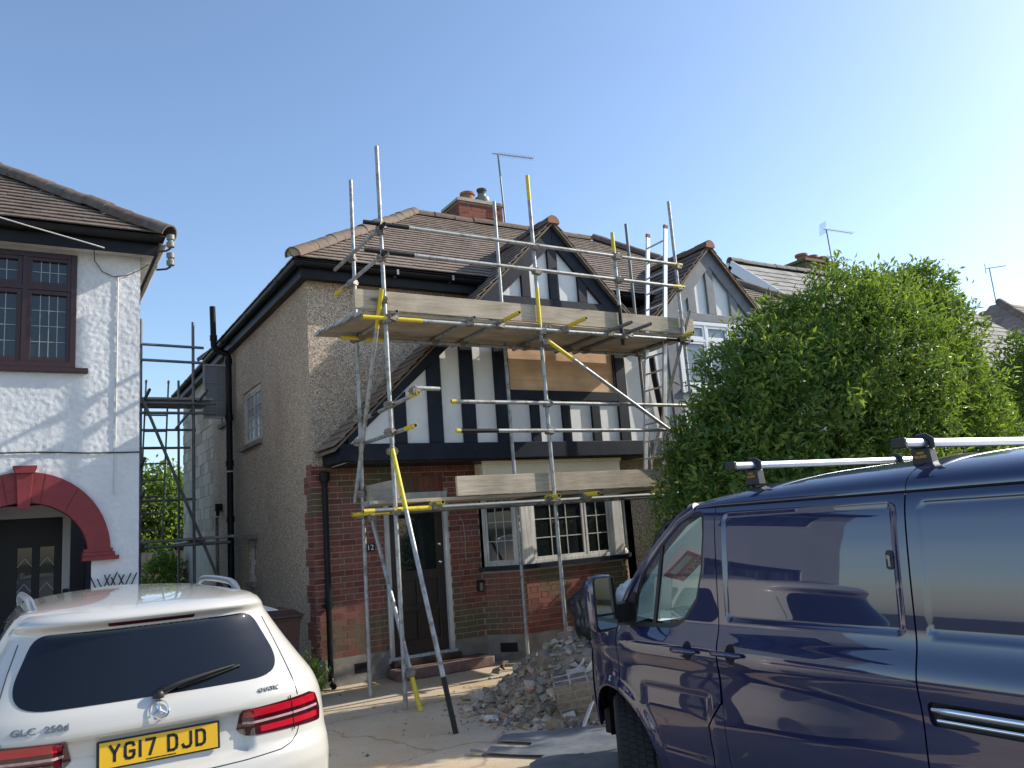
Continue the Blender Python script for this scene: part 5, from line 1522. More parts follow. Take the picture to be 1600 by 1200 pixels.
def chunk_obj(x, y, s_, mat, label, group, me=None, dz_=0):
    me = (me or rr2.choice(CH)).copy(); me.materials.clear(); me.materials.append(mat)
    o_ = link('rubble_chunk', me, None); o_.location = (x, y, max(0, heap(x, y)) + s_*.10 + dz_); o_.scale = (s_*rr2.uniform(.8, 1.3), s_*rr2.uniform(.8, 1.2), s_)
    o_.rotation_euler = (rr2.uniform(-.5, .5), rr2.uniform(-.5, .5), rr2.uniform(0, 6.28))
    return tag(o_, label, 'rubble', group)
for i in range(270):
    a = rr2.uniform(math.pi*.55, math.pi*1.75); q = rr2.uniform(.1, 1.12)
    x = HC[0]+1.55*q*math.cos(a); y = HC[1]+1.2*q*math.sin(a)
    if y < 5.8 and x > 3.3: continue
    s_ = .04 + .13*rr2.random()**2
    w_ = rr2.random()
    if q < .45 and w_ < .55: chunk_obj(x, y, s_*.8, M['rubbrick'], 'pinkish broken brick piece near the top of the rubble heap', 'broken brick pieces')
    elif w_ < .14: chunk_obj(x, y, s_*.9, M['plaster'], 'white broken plaster piece on the rubble heap', 'broken plaster pieces', CH[0])
    else: chunk_obj(x, y, s_, M['rubgrey'], 'grey broken concrete lump on the rubble heap', 'broken concrete lumps')
for (px_, py_, s_) in ((848, 1130, .20), (795, 1107, .15), (757, 1093, .13), (872, 1120, .18), (815, 1120, .13)):
    p = gpx(px_, py_); chunk_obj(p.x, p.y, s_, M['rubgrey'], 'large grey concrete lump at the foot of the rubble heap', 'large lumps at the heap foot')
# fallen piece of brickwork
fb = thing('fallen_brickwork', 'fallen block of mortared brickwork at the front of the rubble heap', 'brickwork', (4.42, 6.55, .1))
rotb = Matrix.Rotation(R(-30), 3, 'Z') @ Matrix.Rotation(R(14), 3, 'X') @ Matrix.Rotation(R(-8), 3, 'Y')
cb = Vector((4.45, 6.55, .20))
k = MB(); k.obox(cb, rotb @ Vector((.155, 0, 0)), rotb @ Vector((0, .155, 0)), rotb @ Vector((0, 0, .185))); mb = k.build('mortar_core', M['mortar'], fb)
for c in range(5):
    for i in range(2):
        for j in range(3):
            if c == 4 and j == 2 and i == 1: continue
            k = MB(); off_ = Vector((-.165+.33*(i+.5)/2 + (.02 if c % 2 else -.01), -.165+.33*(j+.5)/3, -.19+.38*(c+.5)/5))
            k.obox(cb + rotb @ off_, rotb @ Vector((.078, 0, 0)), rotb @ Vector((0, .050, 0)), rotb @ Vector((0, 0, .033)))
            k.build('brick', M['oldbrick'], mb, bevel=.005)
# plasterboard offcuts standing in the heap
for (x, y, z, w_, h_, a) in ((4.72, 6.60, .42, .10, .34, .5), (4.62, 6.72, .36, .07, .30, .9), (4.36, 6.25, .06, .12, .30, 1.3)):
    k = MB(); k.box(-w_/2, w_/2, -.007, .007, -h_/2, h_/2); o = k.build('plasterboard_offcut', M['plaster'], None, bevel=.002); o.location = (x, y, z); o.rotation_euler = (R(35), R(25), a)
    tag(o, 'pale plasterboard offcut leaning out of the rubble heap', 'offcut', 'plasterboard offcuts')
# black sack and pale sack on the heap
def sack(c, rx, ry, rz_, mat, label, seed, name='rubble_sack'):
    bm = bmesh.new(); bmesh.ops.create_icosphere(bm, subdivisions=5, radius=1)
    for v in bm.verts:
        p = v.co.copy(); f = 1 + .22*noise.noise(p*1.6+Vector((seed, 0, 0))) - .16*abs(noise.noise(p*3.2+Vector((0, seed, 0)))) - .07*abs(noise.noise(Vector((p.x*7, p.y*7, p.z*2.2))+Vector((seed,)*3)))
        v.co = Vector((p.x*rx*f, p.y*ry*f, (p.z*rz_*f)))
    me = bpy.data.meshes.new(name); bm.to_mesh(me); bm.free(); me.shade_smooth()
    o_ = link(name, me, mat); o_.location = c; return tag(o_, label, 'sack')
sack((5.10, 7.02, .84), .25, .25, .35, M['bag'], 'black polythene sack slumped on top of the rubble heap', 3)
sack((5.28, 6.88, .56), .36, .30, .22, M['bag'], 'flattened black polythene sack low on the heap by the van', 9)
sack((5.75, 7.05, .84), .30, .28, .32, M['paper'], 'pale sack at the back of the rubble heap', 14)

# damp-proof sheets on the ground
def sheet(pxs, z, label, seed):
    pl = [gpx(a, b_) for a, b_ in pxs]; pl = [(p.x, p.y) for p in pl]
    f = lambda u, v: (u, v, z + .005*noise.noise(Vector((u*2.2, v*2.2, seed))) + .004*noise.noise(Vector((u*6, v*6, seed))))
    o_ = patch('damp_proof_sheet', pl, f, M['sheet'], None, h=.05, rim=.004)
    tag(o_, label, 'sheet')
sheet([(776, 1161), (786, 1151), (850, 1146), (925, 1138), (1000, 1146), (1020, 1172), (955, 1176), (828, 1170), (832, 1164)], .020, 'torn dark sheet lying nearest the rubble heap', 1)
sheet([(734, 1181), (736, 1176), (760, 1180), (768, 1172), (1040, 1172), (1060, 1194), (890, 1188)], .031, 'long narrow dark sheet with a pointed end on the drive', 4)
sheet([(828, 1203), (856, 1187), (1060, 1186), (1080, 1220), (830, 1222)], .042, 'dark sheet lying topmost beside the van wheel', 8)

# pickaxe by the bay
pk = thing('pickaxe', 'old pickaxe lying on the ground between the step and the bay', 'pickaxe', (5.6, 9.3, 0))
a0 = gpx(752, 1044, .03); a1 = gpx(832, 1040, .03); a1 = Vector((5.95, 8.95, .03)); a0 = Vector((5.32, 9.38, .05))
k = MB(); k.path([a0, a0.lerp(a1, .5) + Vector((0, 0, .005)), a1], [.024, .019, .017], 8); k.build('handle', M['handle'], pk, smooth=50)
dxy = (a1-a0).normalized(); px2 = Vector((-dxy.y, dxy.x, 0))
k = MB(); k.path([a0 - px2*.30 + Vector((.05, .0, -.01)), a0 - px2*.15 + Vector((0, 0, .01)), a0, a0 + px2*.15 + Vector((0, 0, .012)), a0 + px2*.30 + Vector((.06, .0, -.01))], [.008, .022, .032, .022, .012], 8); k.build('head', M['iron'], pk, smooth=50)
k = MB(); k.path([(5.5, 9.5, .012), (5.7, 9.45, .012), (5.95, 9.38, .012), (6.1, 9.42, .012), (6.0, 9.5, .02)], .009, 6); o = k.build('hose_length', M['wire']); tag(o, 'short dark hose lying beside the pickaxe below the bay', 'hose')
# scattered pebbles on the drive
k = MB()
for i in range(170):
    x = rr2.uniform(1.5, 5.2); y = rr2.uniform(5.2, 9.6); s_ = .006+.018*rr2.random()**3
    vs, fs = cvs[rr2.randrange(14)]; k.add([Vector((x, y, .008)) + Vector(v)*s_*2 for v in vs], fs)
o = k.build('grit', M['rubsmall']); tag(o, 'scattered grit and crumbs on the dusty drive', 'grit', kind='stuff')
# ================================================================ white estate car
GX, GY = .59, 4.31
car = thing('parked_car', 'white car with roof rails and yellow rear plate parked nose to the white house', 'car', (GX, GY+2.3, 0))
PR = np.array([  # z, half width, rear y, front y
 (.22, .84, .16, 4.48), (.40, .89, .06, 4.58), (.55, .905, .01, 4.63), (.68, .91, .0, 4.65), (.755, .908, .02, 4.63), (.80, .906, .055, 4.60), (.90, .902, .07, 4.52),
 (.975, .892, .068, 4.40), (1.00, .884, .062, 4.30), (1.03, .872, .066, 4.2), (1.08, .858, .085, 3.95), (1.13, .826, .125, 3.65), (1.18, .795, .165, 3.45), (1.28, .735, .24, 3.15),
 (1.38, .680, .305, 2.9), (1.445, .645, .335, 2.74), (1.468, .635, .30, 2.69), (1.485, .625, .268, 2.65), (1.50, .612, .285, 2.58), (1.515, .59, .33, 2.5)])
zz = np.linspace(.22, 1.515, 264)
def sm(a, n_=5):
    kx = np.ones(n_)/n_; p = np.pad(a, n_//2, mode='edge'); return np.convolve(p, kx, 'valid')
Wf, Rf, Ff = [np.interp(zz, PR[:, 0], PR[:, i]) for i in (1, 2, 3)]
Wf = sm(sm(Wf, 15), 9); Rf = sm(sm(Rf, 7), 5); Ff = sm(sm(Ff, 15), 9)
def gw_(z): return float(np.interp(z, zz, Wf))
def gr_(z): return float(np.interp(z, zz, Rf))
def gf_(z): return float(np.interp(z, zz, Ff))
PE, DR = 2.7, .44
def sstep(a, b_, x):
    t = min(1, max(0, (x-a)/(b_-a))); return t*t*(3-2*t)
def recess(x, z):                                    # number plate recess in the tailgate
    ax_ = abs(x)
    return .038*sstep(.44, .40, ax_)*sstep(.985, .965, z)*sstep(.772, .80, z) if z < 1 else 0
def gsurf(t, z, w=None, rr_=None):
    """rear shell: t in degrees round the plan, 0 at the middle"""
    w = gw_(z) if w is None else w; rr_ = gr_(z) if rr_ is None else rr_
    a = R(max(-90, min(90, t))); s_ = math.sin(a); c_ = math.cos(a)
    x = w*math.copysign(abs(s_)**(2/PE), s_); y = rr_ + DR*(1-max(0, c_)**(2/PE))
    return Vector((GX+x, GY+y+recess(x, z), z))
def tx(x, z):
    return math.degrees(math.asin(min(1, (abs(x)/gw_(z))**(PE/2))))*(1 if x > 0 else -1)
def xs_(x, z):                                      # the same shell by lateral position
    w = gw_(z); q = min(.999, abs(x)/w)
    return Vector((GX+x, GY + gr_(z) + DR*(1-(1-q**PE)**(1/PE)) + recess(x, z), z))
levels = [(z, gw_(z), gr_(z), gf_(z)) for z in zz[::2]]
for q in np.linspace(4, 90, 24):
    c_, s_ = math.cos(R(q)), math.sin(R(q))
    levels.append((1.515+.068*s_, .59*c_**.75 + .001, .33+1.5*(1-c_), 2.5-.45*(1-c_)))
V = []; n_l = None
for (z, w, rr_, ff) in levels:
    row = []
    for t in np.linspace(-90, 90, 91): row.append(gsurf(t, z, w, rr_) if z < 1.515 else (lambda p: p)(gsurf(t, z, w, rr_)))
    DFr = min(.6, (ff-rr_)*.4)
    y0_, y1_ = GY+rr_+DR, GY+ff-DFr
    if y1_ < y0_+.05: y1_ = y0_+.05
    for s in np.linspace(0, 1, 12)[1:-1]: row.append(Vector((GX+w, y0_+(y1_-y0_)*s, z)))
    for t in np.linspace(90, -90, 41):
        a = R(t); row.append(Vector((GX+w*math.copysign(abs(math.sin(a))**(2/2.6), math.sin(a)), y1_ + DFr*max(0, math.cos(a))**(2/2.6), z)))
    for s in np.linspace(1, 0, 12)[1:-1]: row.append(Vector((GX-w, y0_+(y1_-y0_)*s, z)))
    n_l = len(row); V += [tuple(p) for p in row]
Q = [(j*n_l+i, j*n_l+(i+1) % n_l, (j+1)*n_l+(i+1) % n_l, (j+1)*n_l+i) for j in range(len(levels)-1) for i in range(n_l)]
body = np_mesh('body', V, Q, M['carwhite'], car, smooth=True)
k = MB(); k.box(GX-.7, GX+.7, GY+.3, GY+4.3, .2, .3); k.build('underside', M['gap'], car)
# rear window
wpoly = rpoly([(-.515, 1.437), (.515, 1.437), (.615, 1.20), (.56, 1.118), (-.56, 1.118), (-.615, 1.20)], [.07, .07, .08, .12, .12, .08], 6)
glass = patch('rear_window', wpoly, xs_, M['carglass'], car, h=.03, off=.003, rim=.004)
patch('brake_light', rpoly([(-.20, 1.452), (.20, 1.452), (.205, 1.468), (-.205, 1.468)], .006), xs_, M['lamp_dark'], car, h=.02, off=.003, rim=.003)
# shut lines of the tailgate
for s_ in (-1, 1):
    def seam(pl):
        out_ = []
        for (xa_, za_), (xb_, zb_) in zip(pl, pl[1:]):
            for i in range(10):
                t_ = i/10; x_ = xa_+(xb_-xa_)*t_; z_ = za_+(zb_-za_)*t_
                q0 = xs_(s_*x_, z_); e_ = .004
                nn_ = (xs_(s_*x_+e_, z_)-xs_(s_*x_-e_, z_)).cross(xs_(s_*x_, z_+e_)-xs_(s_*x_, z_-e_)).normalized()
                if nn_.y > 0: nn_ = -nn_
                out_.append(q0 + nn_*.0004)
        kk = MB(); kk.path(out_, .0026, 6); kk.build('tailgate_seam', M['gap'], car)
    seam([(.585, 1.40), (.625, 1.28), (.652, 1.18), (.670, 1.10), (.684, 1.04), (.69, 1.0)])
    seam([(.69, .85), (.675, .815), (.64, .785), (.58, .768), (.4, .760), (.2, .758), (.001, .757)])
# tail lamps
for s_ in (-1, 1):
    pl = [(tx(.385, .985), .985), (tx(.76, 1.0), 1.002), (61, .985), (64, .90), (62, .845), (tx(.76, .85), .848), (tx(.40, .855), .858), (tx(.362, .90), .89)]
    pl = [(a*s_, z) for a, z in pl]
    if s_ < 0: pl.reverse()
    D = 90.0
    sf = lambda u, v: gsurf(u*D, v)
    sc_ = [(a/D, z) for a, z in pl]
    lampo = patch('tail_lamp', rpoly(sc_, .012), sf, M['lamp_dark'], car, h=.014, off=.006, rim=.008)
    def strip(z0, z1, a0, a1, mat, nm, off, slope=0.0):
        qq = [(a0/D*s_, z0), (a1/D*s_, z0+slope), (a1/D*s_, z1+slope), (a0/D*s_, z1)]
        if s_ < 0: qq.reverse()
        patch(nm, rpoly(qq, .006), sf, mat, lampo, h=.014, off=off, rim=.002)
    strip(.945, .982, 20, 59, M['lamp_bright'], 'light_bar', .0075, .006)
    strip(.912, .924, 19, 60, M['lamp_clear'], 'clear_strip', .0085, .008)
    strip(.867, .895, 25, 59, M['lamp_bright'], 'light_bar', .0075, .002)
    k = MB(); k.path([gsurf(s_*41, z) + Vector((0, -.008, 0)) for z in (.84, .90, .95, 1.01)], .003, 5); k.build('lamp_seam', M['gap'], lampo)
# number plate
k = MB(); py0 = GY + gr_(.89) + .038 - .012
tilt = Matrix.Rotation(R(-6), 3, 'X'); pc = Vector((GX+.008, py0, .893))
k.obox(pc, Vector((.272, 0, 0)), tilt @ Vector((0, .007, 0)), tilt @ Vector((0, 0, .064))); plate = k.build('number_plate', M['trimblack'], car, bevel=.006)
k = MB(); k.obox(pc + tilt @ Vector((0, -.0078, 0)), Vector((.26, 0, 0)), tilt @ Vector((0, .0012, 0)), tilt @ Vector((0, 0, .0555))); k.build('plate_face', M['plate'], plate)
GLY = {'Y': [[(0, 1), (.5, .48)], [(1, 1), (.5, .48)], [(.5, .5), (.5, 0)]],
       'G': [[(1, .8), (.85, .97), (.5, 1), (.15, .97), (0, .8), (0, .2), (.15, .03), (.5, 0), (.85, .03), (1, .2), (1, .45), (.55, .45)]],
       '1': [[(.5, 1), (.5, 0)]], '7': [[(0, 1), (1, 1), (.42, 0)]],
       'D': [[(0, 0), (0, 1), (.6, 1), (.92, .9), (1, .72), (1, .28), (.92, .1), (.6, 0), (0, 0)]],
       'J': [[(1, 1), (1, .22), (.85, .04), (.5, 0), (.15, .04), (0, .22)]]}
cxp = -.222
for chx in 'YG17 DJD':
    if chx == ' ': cxp += .034; continue
    wch = .0 if chx == '1' else .037
    k = MB(); o_f = tilt @ Vector((0, -.0097, 0)); up_ = tilt @ Vector((0, 0, 1)); nn = tilt @ Vector((0, -1, 0))
    PT = lambda q: pc + o_f + Vector((cxp + .0065 + (q[0]*wch if wch else 0), 0, 0)) + up_*(-.029 + .066*q[1])
    for stx in GLY[chx]:
        for a, b_ in zip(stx, stx[1:]):
            A, B_ = PT(a), PT(b_); dd2 = (B_-A).normalized(); k.bar(A - dd2*.0045, B_ + dd2*.0045, .013, .0008, up=nn)
    k.build('plate_letter', M['ink'], plate)
    cxp += (.013 + wch) + .0135
k = MB()
for i in range(14):
    k.obox(pc + tilt @ Vector((-.06+.0095*i, -.0094, -.0478)), Vector((.0032 + .001*(i % 3), 0, 0)), tilt @ Vector((0, .0004, 0)), tilt @ Vector((0, 0, .0028)))
o = k.build('plate_fine_print', M['ink'], plate); o['kind'] = 'stuff'
# badges
def rear_text(s, size, x, z, mat, sx=1.2, nm='badge_text'):
    p, px_, pz = xs_(x, z), xs_(x+.02, z), xs_(x, z+.02)
    xd = (px_-xs_(x-.02, z)).normalized(); zd = (pz-xs_(x, z-.02)); zd = (zd - xd*zd.dot(xd)).normalized()
    nn = xd.cross(zd)
    text(nm, s, size, mat, car, p + nn*.004, xd, zd, .003, sx=sx)
rear_text('GLC', .042, -.555, 1.045, M['badge'], 1.3); rear_text('250d', .042, -.425, 1.045, M['badge'], 1.2); rear_text('4MATIC', .030, .53, 1.062, M['badge'], 1.15)
p = xs_(0, 1.055); zd = (xs_(0, 1.075)-xs_(0, 1.035)).normalized(); nn = Vector((1, 0, 0)).cross(zd)
k = MB(); rg = [p + nn*.008 + Vector((math.cos(a), 0, 0))*.043 + zd*(.043*math.sin(a)) for a in np.linspace(0, 2*math.pi, 33)]
k.path(rg, .0042, 6)
for a in (90, 210, 330):
    e_ = p + nn*.008 + Vector((math.cos(R(a)), 0, 0))*.043 + zd*(.043*math.sin(R(a)))
    k.tube(p + nn*.010, e_, .008, 4, r2=.002)
k.build('star_badge', M['chrome'], car, smooth=50)
# wiper
def rp(x, z, o_): q = xs_(x, z); return q + Vector((0, -o_, o_*.4))
k = MB(); k.path([rp(.0, 1.118, .01), rp(.02, 1.130, .03), rp(.10, 1.150, .032), rp(.24, 1.172, .03), rp(.37, 1.19, .022)], [.022, .020, .013, .011, .006], 8)
k.path([rp(.09, 1.136, .012), rp(.24, 1.160, .012), rp(.40, 1.188, .010)], .007, 6)
k.lathe(rp(.0, 1.105, .012), [(.026, 0), (.028, .02), (.02, .034), (.001, .038)], 14); k.build('rear_wiper', M['trimblack'], car, smooth=50)
# roof rails
for s_ in (-1, 1):
    pts = []
    for i in range(15):
        t = i/14; y = .66 + 1.8*t; e = min(t, 1-t)
        pts.append(Vector((GX+s_*(.500+.085*math.sqrt(t)), GY+y, 1.508+.070*math.sin(min(1, e/.22)*math.pi/2)**.9 + .014*math.sin(math.pi*t))))
    k = MB(); k.path(pts, [.013]+[.02]*13+[.013], 10); k.build('roof_rail', M['silver'], car, smooth=60)
# side glass
for s_ in (-1, 1):
    sf = lambda y, z: Vector((GX+s_*gw_(z), GY+y, z))
    for pl in ([(.85, 1.15), (1.55, 1.15), (1.52, 1.44), (1.15, 1.44)], [(1.60, 1.15), (2.55, 1.15), (2.35, 1.43), (1.57, 1.44)]):
        if s_ < 0: pl = list(reversed(pl))
        patch('side_window', rpoly(pl, .05), sf, M['carglass'], car, h=.06, off=.004*1, flip=(s_ < 0), rim=.003)
    for y in (.93, 3.80):
        k = MB(); k.tube((GX+s_*.72, GY+y, .355), (GX+s_*.917, GY+y, .355), .355, 36); wl_ = k.build('wheel', M['tyre'], car, smooth=40, bevel=.02)
        k = MB(); k.tube((GX+s_*.90, GY+y, .355), (GX+s_*.921, GY+y, .355), .24, 28); k.build('rim', M['silver'], wl_, smooth=40)
        k = MB(); 
        for a in range(5): k.bar((GX+s_*.923, GY+y, .355), (GX+s_*.923, GY+y+.22*math.cos(a*1.2566), .355+.22*math.sin(a*1.2566)), .05, .012, up=(1, 0, 0))
        k.build('spokes', M['trimblack'], wl_)
    k = MB(); k.path([Vector((GX+s_*.93, GY+2.72, 1.13)), Vector((GX+s_*1.0, GY+2.74, 1.14))], .02, 6); k.lathe((GX+s_*1.03, GY+2.74, 1.06), [(.04, 0), (.075, .04), (.075, .12), (.04, .15)], 12); k.build('door_mirror', M['carwhite'], car, smooth=50)

# ================================================================ blue panel van
XV, XC = 3.20, 4.195
van = thing('blue_van', 'navy blue panel van with aluminium roof bars parked beside the rubble heap', 'van', (XC, 2.85, 0))
VZ = np.array([.25, .34, .45, .58, .70, .78, .86, .93, .985, 1.03, 1.07, 1.11, 1.15, 1.19, 1.23, 1.30, 1.45, 1.60, 1.72, 1.80, 1.86, 1.92])
VP = np.array([.075, .045, .018, .004, .0, .004, .010, .010, .002, -.001, .006, .020, .036, .046, .050, .055, .067, .082, .098, .118, .155, .235])
vz2 = np.linspace(.25, 1.92, 335); vp2 = sm(sm(np.interp(vz2, VZ, VP), 13), 9)
def sidex(y, z):
    u = max(0, (y-3.95)/1.4)
    q = float(np.interp(z, vz2, vp2)) + .75*u**2.2
    q += .012*((2.2-y)/2.0)**2 if y < 2.2 else 0
    return q
def box_in(y, z, y0, y1, z0, z1, r_=.05, b_=.030):
    dy = max(y0+r_-y, y-(y1-r_), 0); dz_ = max(z0+r_-z, z-(z1-r_), 0)
    inside = min(y-y0, y1-y, z-z0, z1-z)
    d = r_ - math.hypot(dy, dz_) if (dy > 0 and dz_ > 0) else inside
    return sstep(0, b_, d)
def feat(y, z):
    f = 0
    f += .007*box_in(y, z, 2.225, 3.285, 1.205, 1.785)          # pressed panel in the sliding door
    f += .007*box_in(y, z, .62, 2.135, 1.205, 1.785)            # pressed panel in the rear quarter
    # swage curling over the front arch into the door
    ra = math.hypot(y-4.33, z-.33)
    f -= .016*sstep(.50, .43, ra)*sstep(.40, .425, ra)
    # lower door pressing
    f += .010*sstep(.84, .80, z)*sstep(.44, .50, z)*sstep(4.02, 3.94, y + (z-.6)*.0)*sstep(3.40, 3.46, y)*sstep(.46, .52, ra)
    return f
def vs_(y, z): return Vector((XV + sidex(y, z) + feat(y, z), y, z))
def vr_(y, z): return Vector((2*XC - XV - sidex(y, z), y, z))
def hitpx(px_, py_):
    d_ = ray(px_, py_); x = 3.25
    for _ in range(12):
        t_ = x/d_.x; y = d_.y*t_; z = 1.8+d_.z*t_; x = XV + sidex(y, z)
    return (y, z)
ARC, AR = (4.33, .33), .42
def arcpts(a0, a1, n_=14): return [(ARC[0]+AR*math.cos(R(a0+(a1-a0)*i/n_)), ARC[1]+AR*math.sin(R(a0+(a1-a0)*i/n_))) for i in range(n_+1)]
SY = 3.33
zc_ = ARC[1] + math.sqrt(AR**2-(4.222-ARC[0])**2); aa = math.degrees(math.acos((4.222-ARC[0])/AR))
apil = [(3.50, 1.812), (3.62, 1.755), (3.78, 1.63), (3.95, 1.475), (4.10, 1.32), (4.222, 1.16)]
door_poly = [(3.455, .34), (3.462, .66), (SY+.012, .795), (SY+.004, 1.2), (SY+.004, 1.60), (SY+.008, 1.812)] + apil[:] + [(4.222, zc_)] + arcpts(aa, 178)[1:] + [(3.915, .34)]
win_px = [(989.9, 972), (1050.7, 974), (1060, 971), (1069, 964), (1086.7, 934.7), (1094, 890), (1096.5, 833), (1096, 808), (1090, 805), (1069, 809), (1052, 814), (1040, 821), (1026.7, 841), (1008, 892), (996, 929)]
win = [hitpx(*p) for p in win_px]
wc = (sum(p[0] for p in win)/len(win), sum(p[1] for p in win)/len(win))
grow_ = lambda pl, g: [(wc[0]+(p[0]-wc[0])*(1+g), wc[1]+(p[1]-wc[1])*(1+g)) for p in pl]
PH = .014
fdoor = patch('front_door', door_poly, vs_, M['van'], van, holes=[grow_(win, .075)], h=PH, rim=.02, flip=True)
def tubering(pl, r_, off):
    pts = [vs_(*p) + Vector((off, 0, 0)) for p in pl]; return pts + [pts[0], pts[1]]
fw_ = patch('window_frame', grow_(win, .078), vs_, M['trimblack'], fdoor, holes=[grow_(win, -.005)], h=.03, off=-.004, rim=.012, flip=True)
patch('door_window', grow_(win, .01), vs_, M['cabglass'], fdoor, h=.06, off=-.010, flip=True)
dv = [hitpx(1037, 823), hitpx(1022.7, 973)]
k = MB(); a_, b_ = vs_(*dv[0]), vs_(*dv[1]); k.bar(a_ + Vector((.005, 0, 0)), b_ + Vector((.005, 0, 0)), .024, .014, up=(1, 0, 0)); k.build('window_divider', M['trimblack'], fdoor)
patch('pillar_panel', [(SY-.002, .34), (SY-.002, .785), (SY+.006, .785), (3.452, .655), (3.445, .34)], vs_, M['van'], van, h=PH, rim=.02, flip=True)
sdoor = patch('sliding_door', [(2.187, .34), (SY-.006, .34), (SY-.006, .80), (SY-.003, 1.2), (SY-.003, 1.60), (SY+.002, 1.812), (2.187, 1.812)], vs_, M['van'], van, h=PH, rim=.02, flip=True)
slot = rpoly([(.75, .868), (2.155, .868), (2.155, .965), (.75, .965)], .03)
quarter = patch('rear_side_panel', [(.40, .34), (2.179, .34), (2.179, 1.812), (.40, 1.812)], vs_, M['van'], van, holes=[slot], h=.018, rim=.02, flip=True)
patch('rail_slot', [(.73, .85), (2.17, .85), (2.17, .98), (.73, .98)], vs_, M['trimblack'], van, h=.06, off=-.024, flip=True)
k = MB(); k.path([vs_(y, .935) + Vector((-.001, 0, 0)) for y in np.linspace(2.135, .75, 22)], [.010]+[.017]*20+[.010], 8); k.path([vs_(y, .893) + Vector((.004, 0, 0)) for y in np.linspace(2.12, .75, 22)], .010, 8); k.build('door_rail', M['chrome'], quarter, smooth=60)
fend = patch('front_wing', arcpts(aa-1.2, 12) + [(4.742, .42), (5.0, .42), (5.2, .42), (5.2, .955), (4.95, 1.02), (4.6, 1.075), (4.34, 1.10), (4.231, 1.15)], vs_, M['van'], van, h=PH, rim=.02, flip=True)
# side markers, lock, handles
p = hitpx(1389, 875)
patch('lock_plate', rpoly([(p[0]-.018, p[1]-.042), (p[0]+.018, p[1]-.042), (p[0]+.018, p[1]+.042), (p[0]-.018, p[1]+.042)], .017), vs_, M['trimblack'], sdoor, h=.01, off=.004, rim=.005, flip=True)
k = MB(); q = vs_(*p); k.tube(q + Vector((-.004, 0, .012)), q + Vector((-.012, 0, .012)), .010, 12); k.box(q.x-.009, q.x-.004, q.y-.005, q.y+.005, q.z-.028, q.z+.008); k.build('lock_barrel', M['chrome'], sdoor, smooth=40)
p = hitpx(960, 1053)
patch('side_marker', rpoly([(p[0]-.012, p[1]-.012), (p[0]+.016, p[1]-.006), (p[0]+.012, p[1]+.016), (p[0]-.014, p[1]+.010)], .004), vs_, M['lamp_clear'], fend, h=.01, off=.004, rim=.004, flip=True)
def handle(px_, py_, par, ln=.19):
    y, z = hitpx(px_, py_)
    pl = [(y+.036*math.cos(a), z+.052*math.sin(a)) for a in np.linspace(0, 2*math.pi, 24)[:-1]]
    patch('handle_cup', pl, vs_, M['gap'], par, h=.012, off=.0015, rim=.001, flip=True)
    pts = [vs_(y+ln*(t-.42), z + .006*math.sin(math.pi*t)) + Vector((-.012 - .028*math.sin(math.pi*min(1, max(0, t)))**.5, 0, 0)) for t in np.linspace(0, 1, 11)]
    k_ = MB(); k_.path(pts, [.010]+[.0155]*9+[.010], 10); k_.build('door_handle', M['van'], par, smooth=60)
handle(1073, 1017, fdoor); handle(1140, 1023, sdoor, .21)
# roof skin with its drip seam
def ztop(y): return float(np.interp(y, [.4, .7, 1.5, 2.2, 2.8, 3.2, 3.45, 3.70], [1.955, 1.975, 1.985, 1.982, 1.968, 1.94, 1.902, 1.835]))
def roofs(u, y):
    ed = XV + sidex(y, 1.824); hw = XC - ed
    zs_ = 1.824 - .0*max(0, y-3.3)
    uu = max(-1, min(1, u/.9))
    return Vector((XC + hw*uu, y, zs_ + (ztop(y)-zs_)*(1-abs(uu)**3.4)))
def roofp(a_, y):
    """a_ runs round the section so that the shoulder is well resolved"""
    s_ = math.sin(a_*math.pi/2); c_ = math.cos(a_*math.pi/2)
    hw = XC - (XV + sidex(y, 1.824)) - float(np.interp(y, [3.42, 3.66], [0, -.012])); zt_ = ztop(y); zs_ = float(np.interp(y, [3.36, 3.5, 3.58, 3.66], [1.824, 1.815, 1.778, 1.735]))
    return Vector((XC + hw*math.copysign(abs(s_)**(2/3.0), s_), y, zs_ + (zt_-zs_)*abs(c_)**(2/2.2)))
Vr = []; na, ny = 121, 90
for y in np.linspace(.40, 3.66, ny):
    for a_ in np.linspace(-1, 1, na): Vr.append(tuple(roofp(a_, y)))
Qr = [(j*na+i, j*na+i+1, (j+1)*na+i+1, (j+1)*na+i) for j in range(ny-1) for i in range(na-1)]
rf = np_mesh('roof_panel', Vr, Qr, M['van'], van, smooth=True)
k = MB(); k.path([Vector((XV+sidex(y, 1.818)+.012, y, 1.818)) for y in np.linspace(.42, 3.6, 30)], .009, 6); k.build('roof_seam', M['gap'], van)
k = MB(); k.path([roofp(a_, 2.183) + Vector((0, 0, .0004)) for a_ in np.linspace(-1, -.05, 30)], .0022, 5); k.build('roof_joint', M['gap'], van)
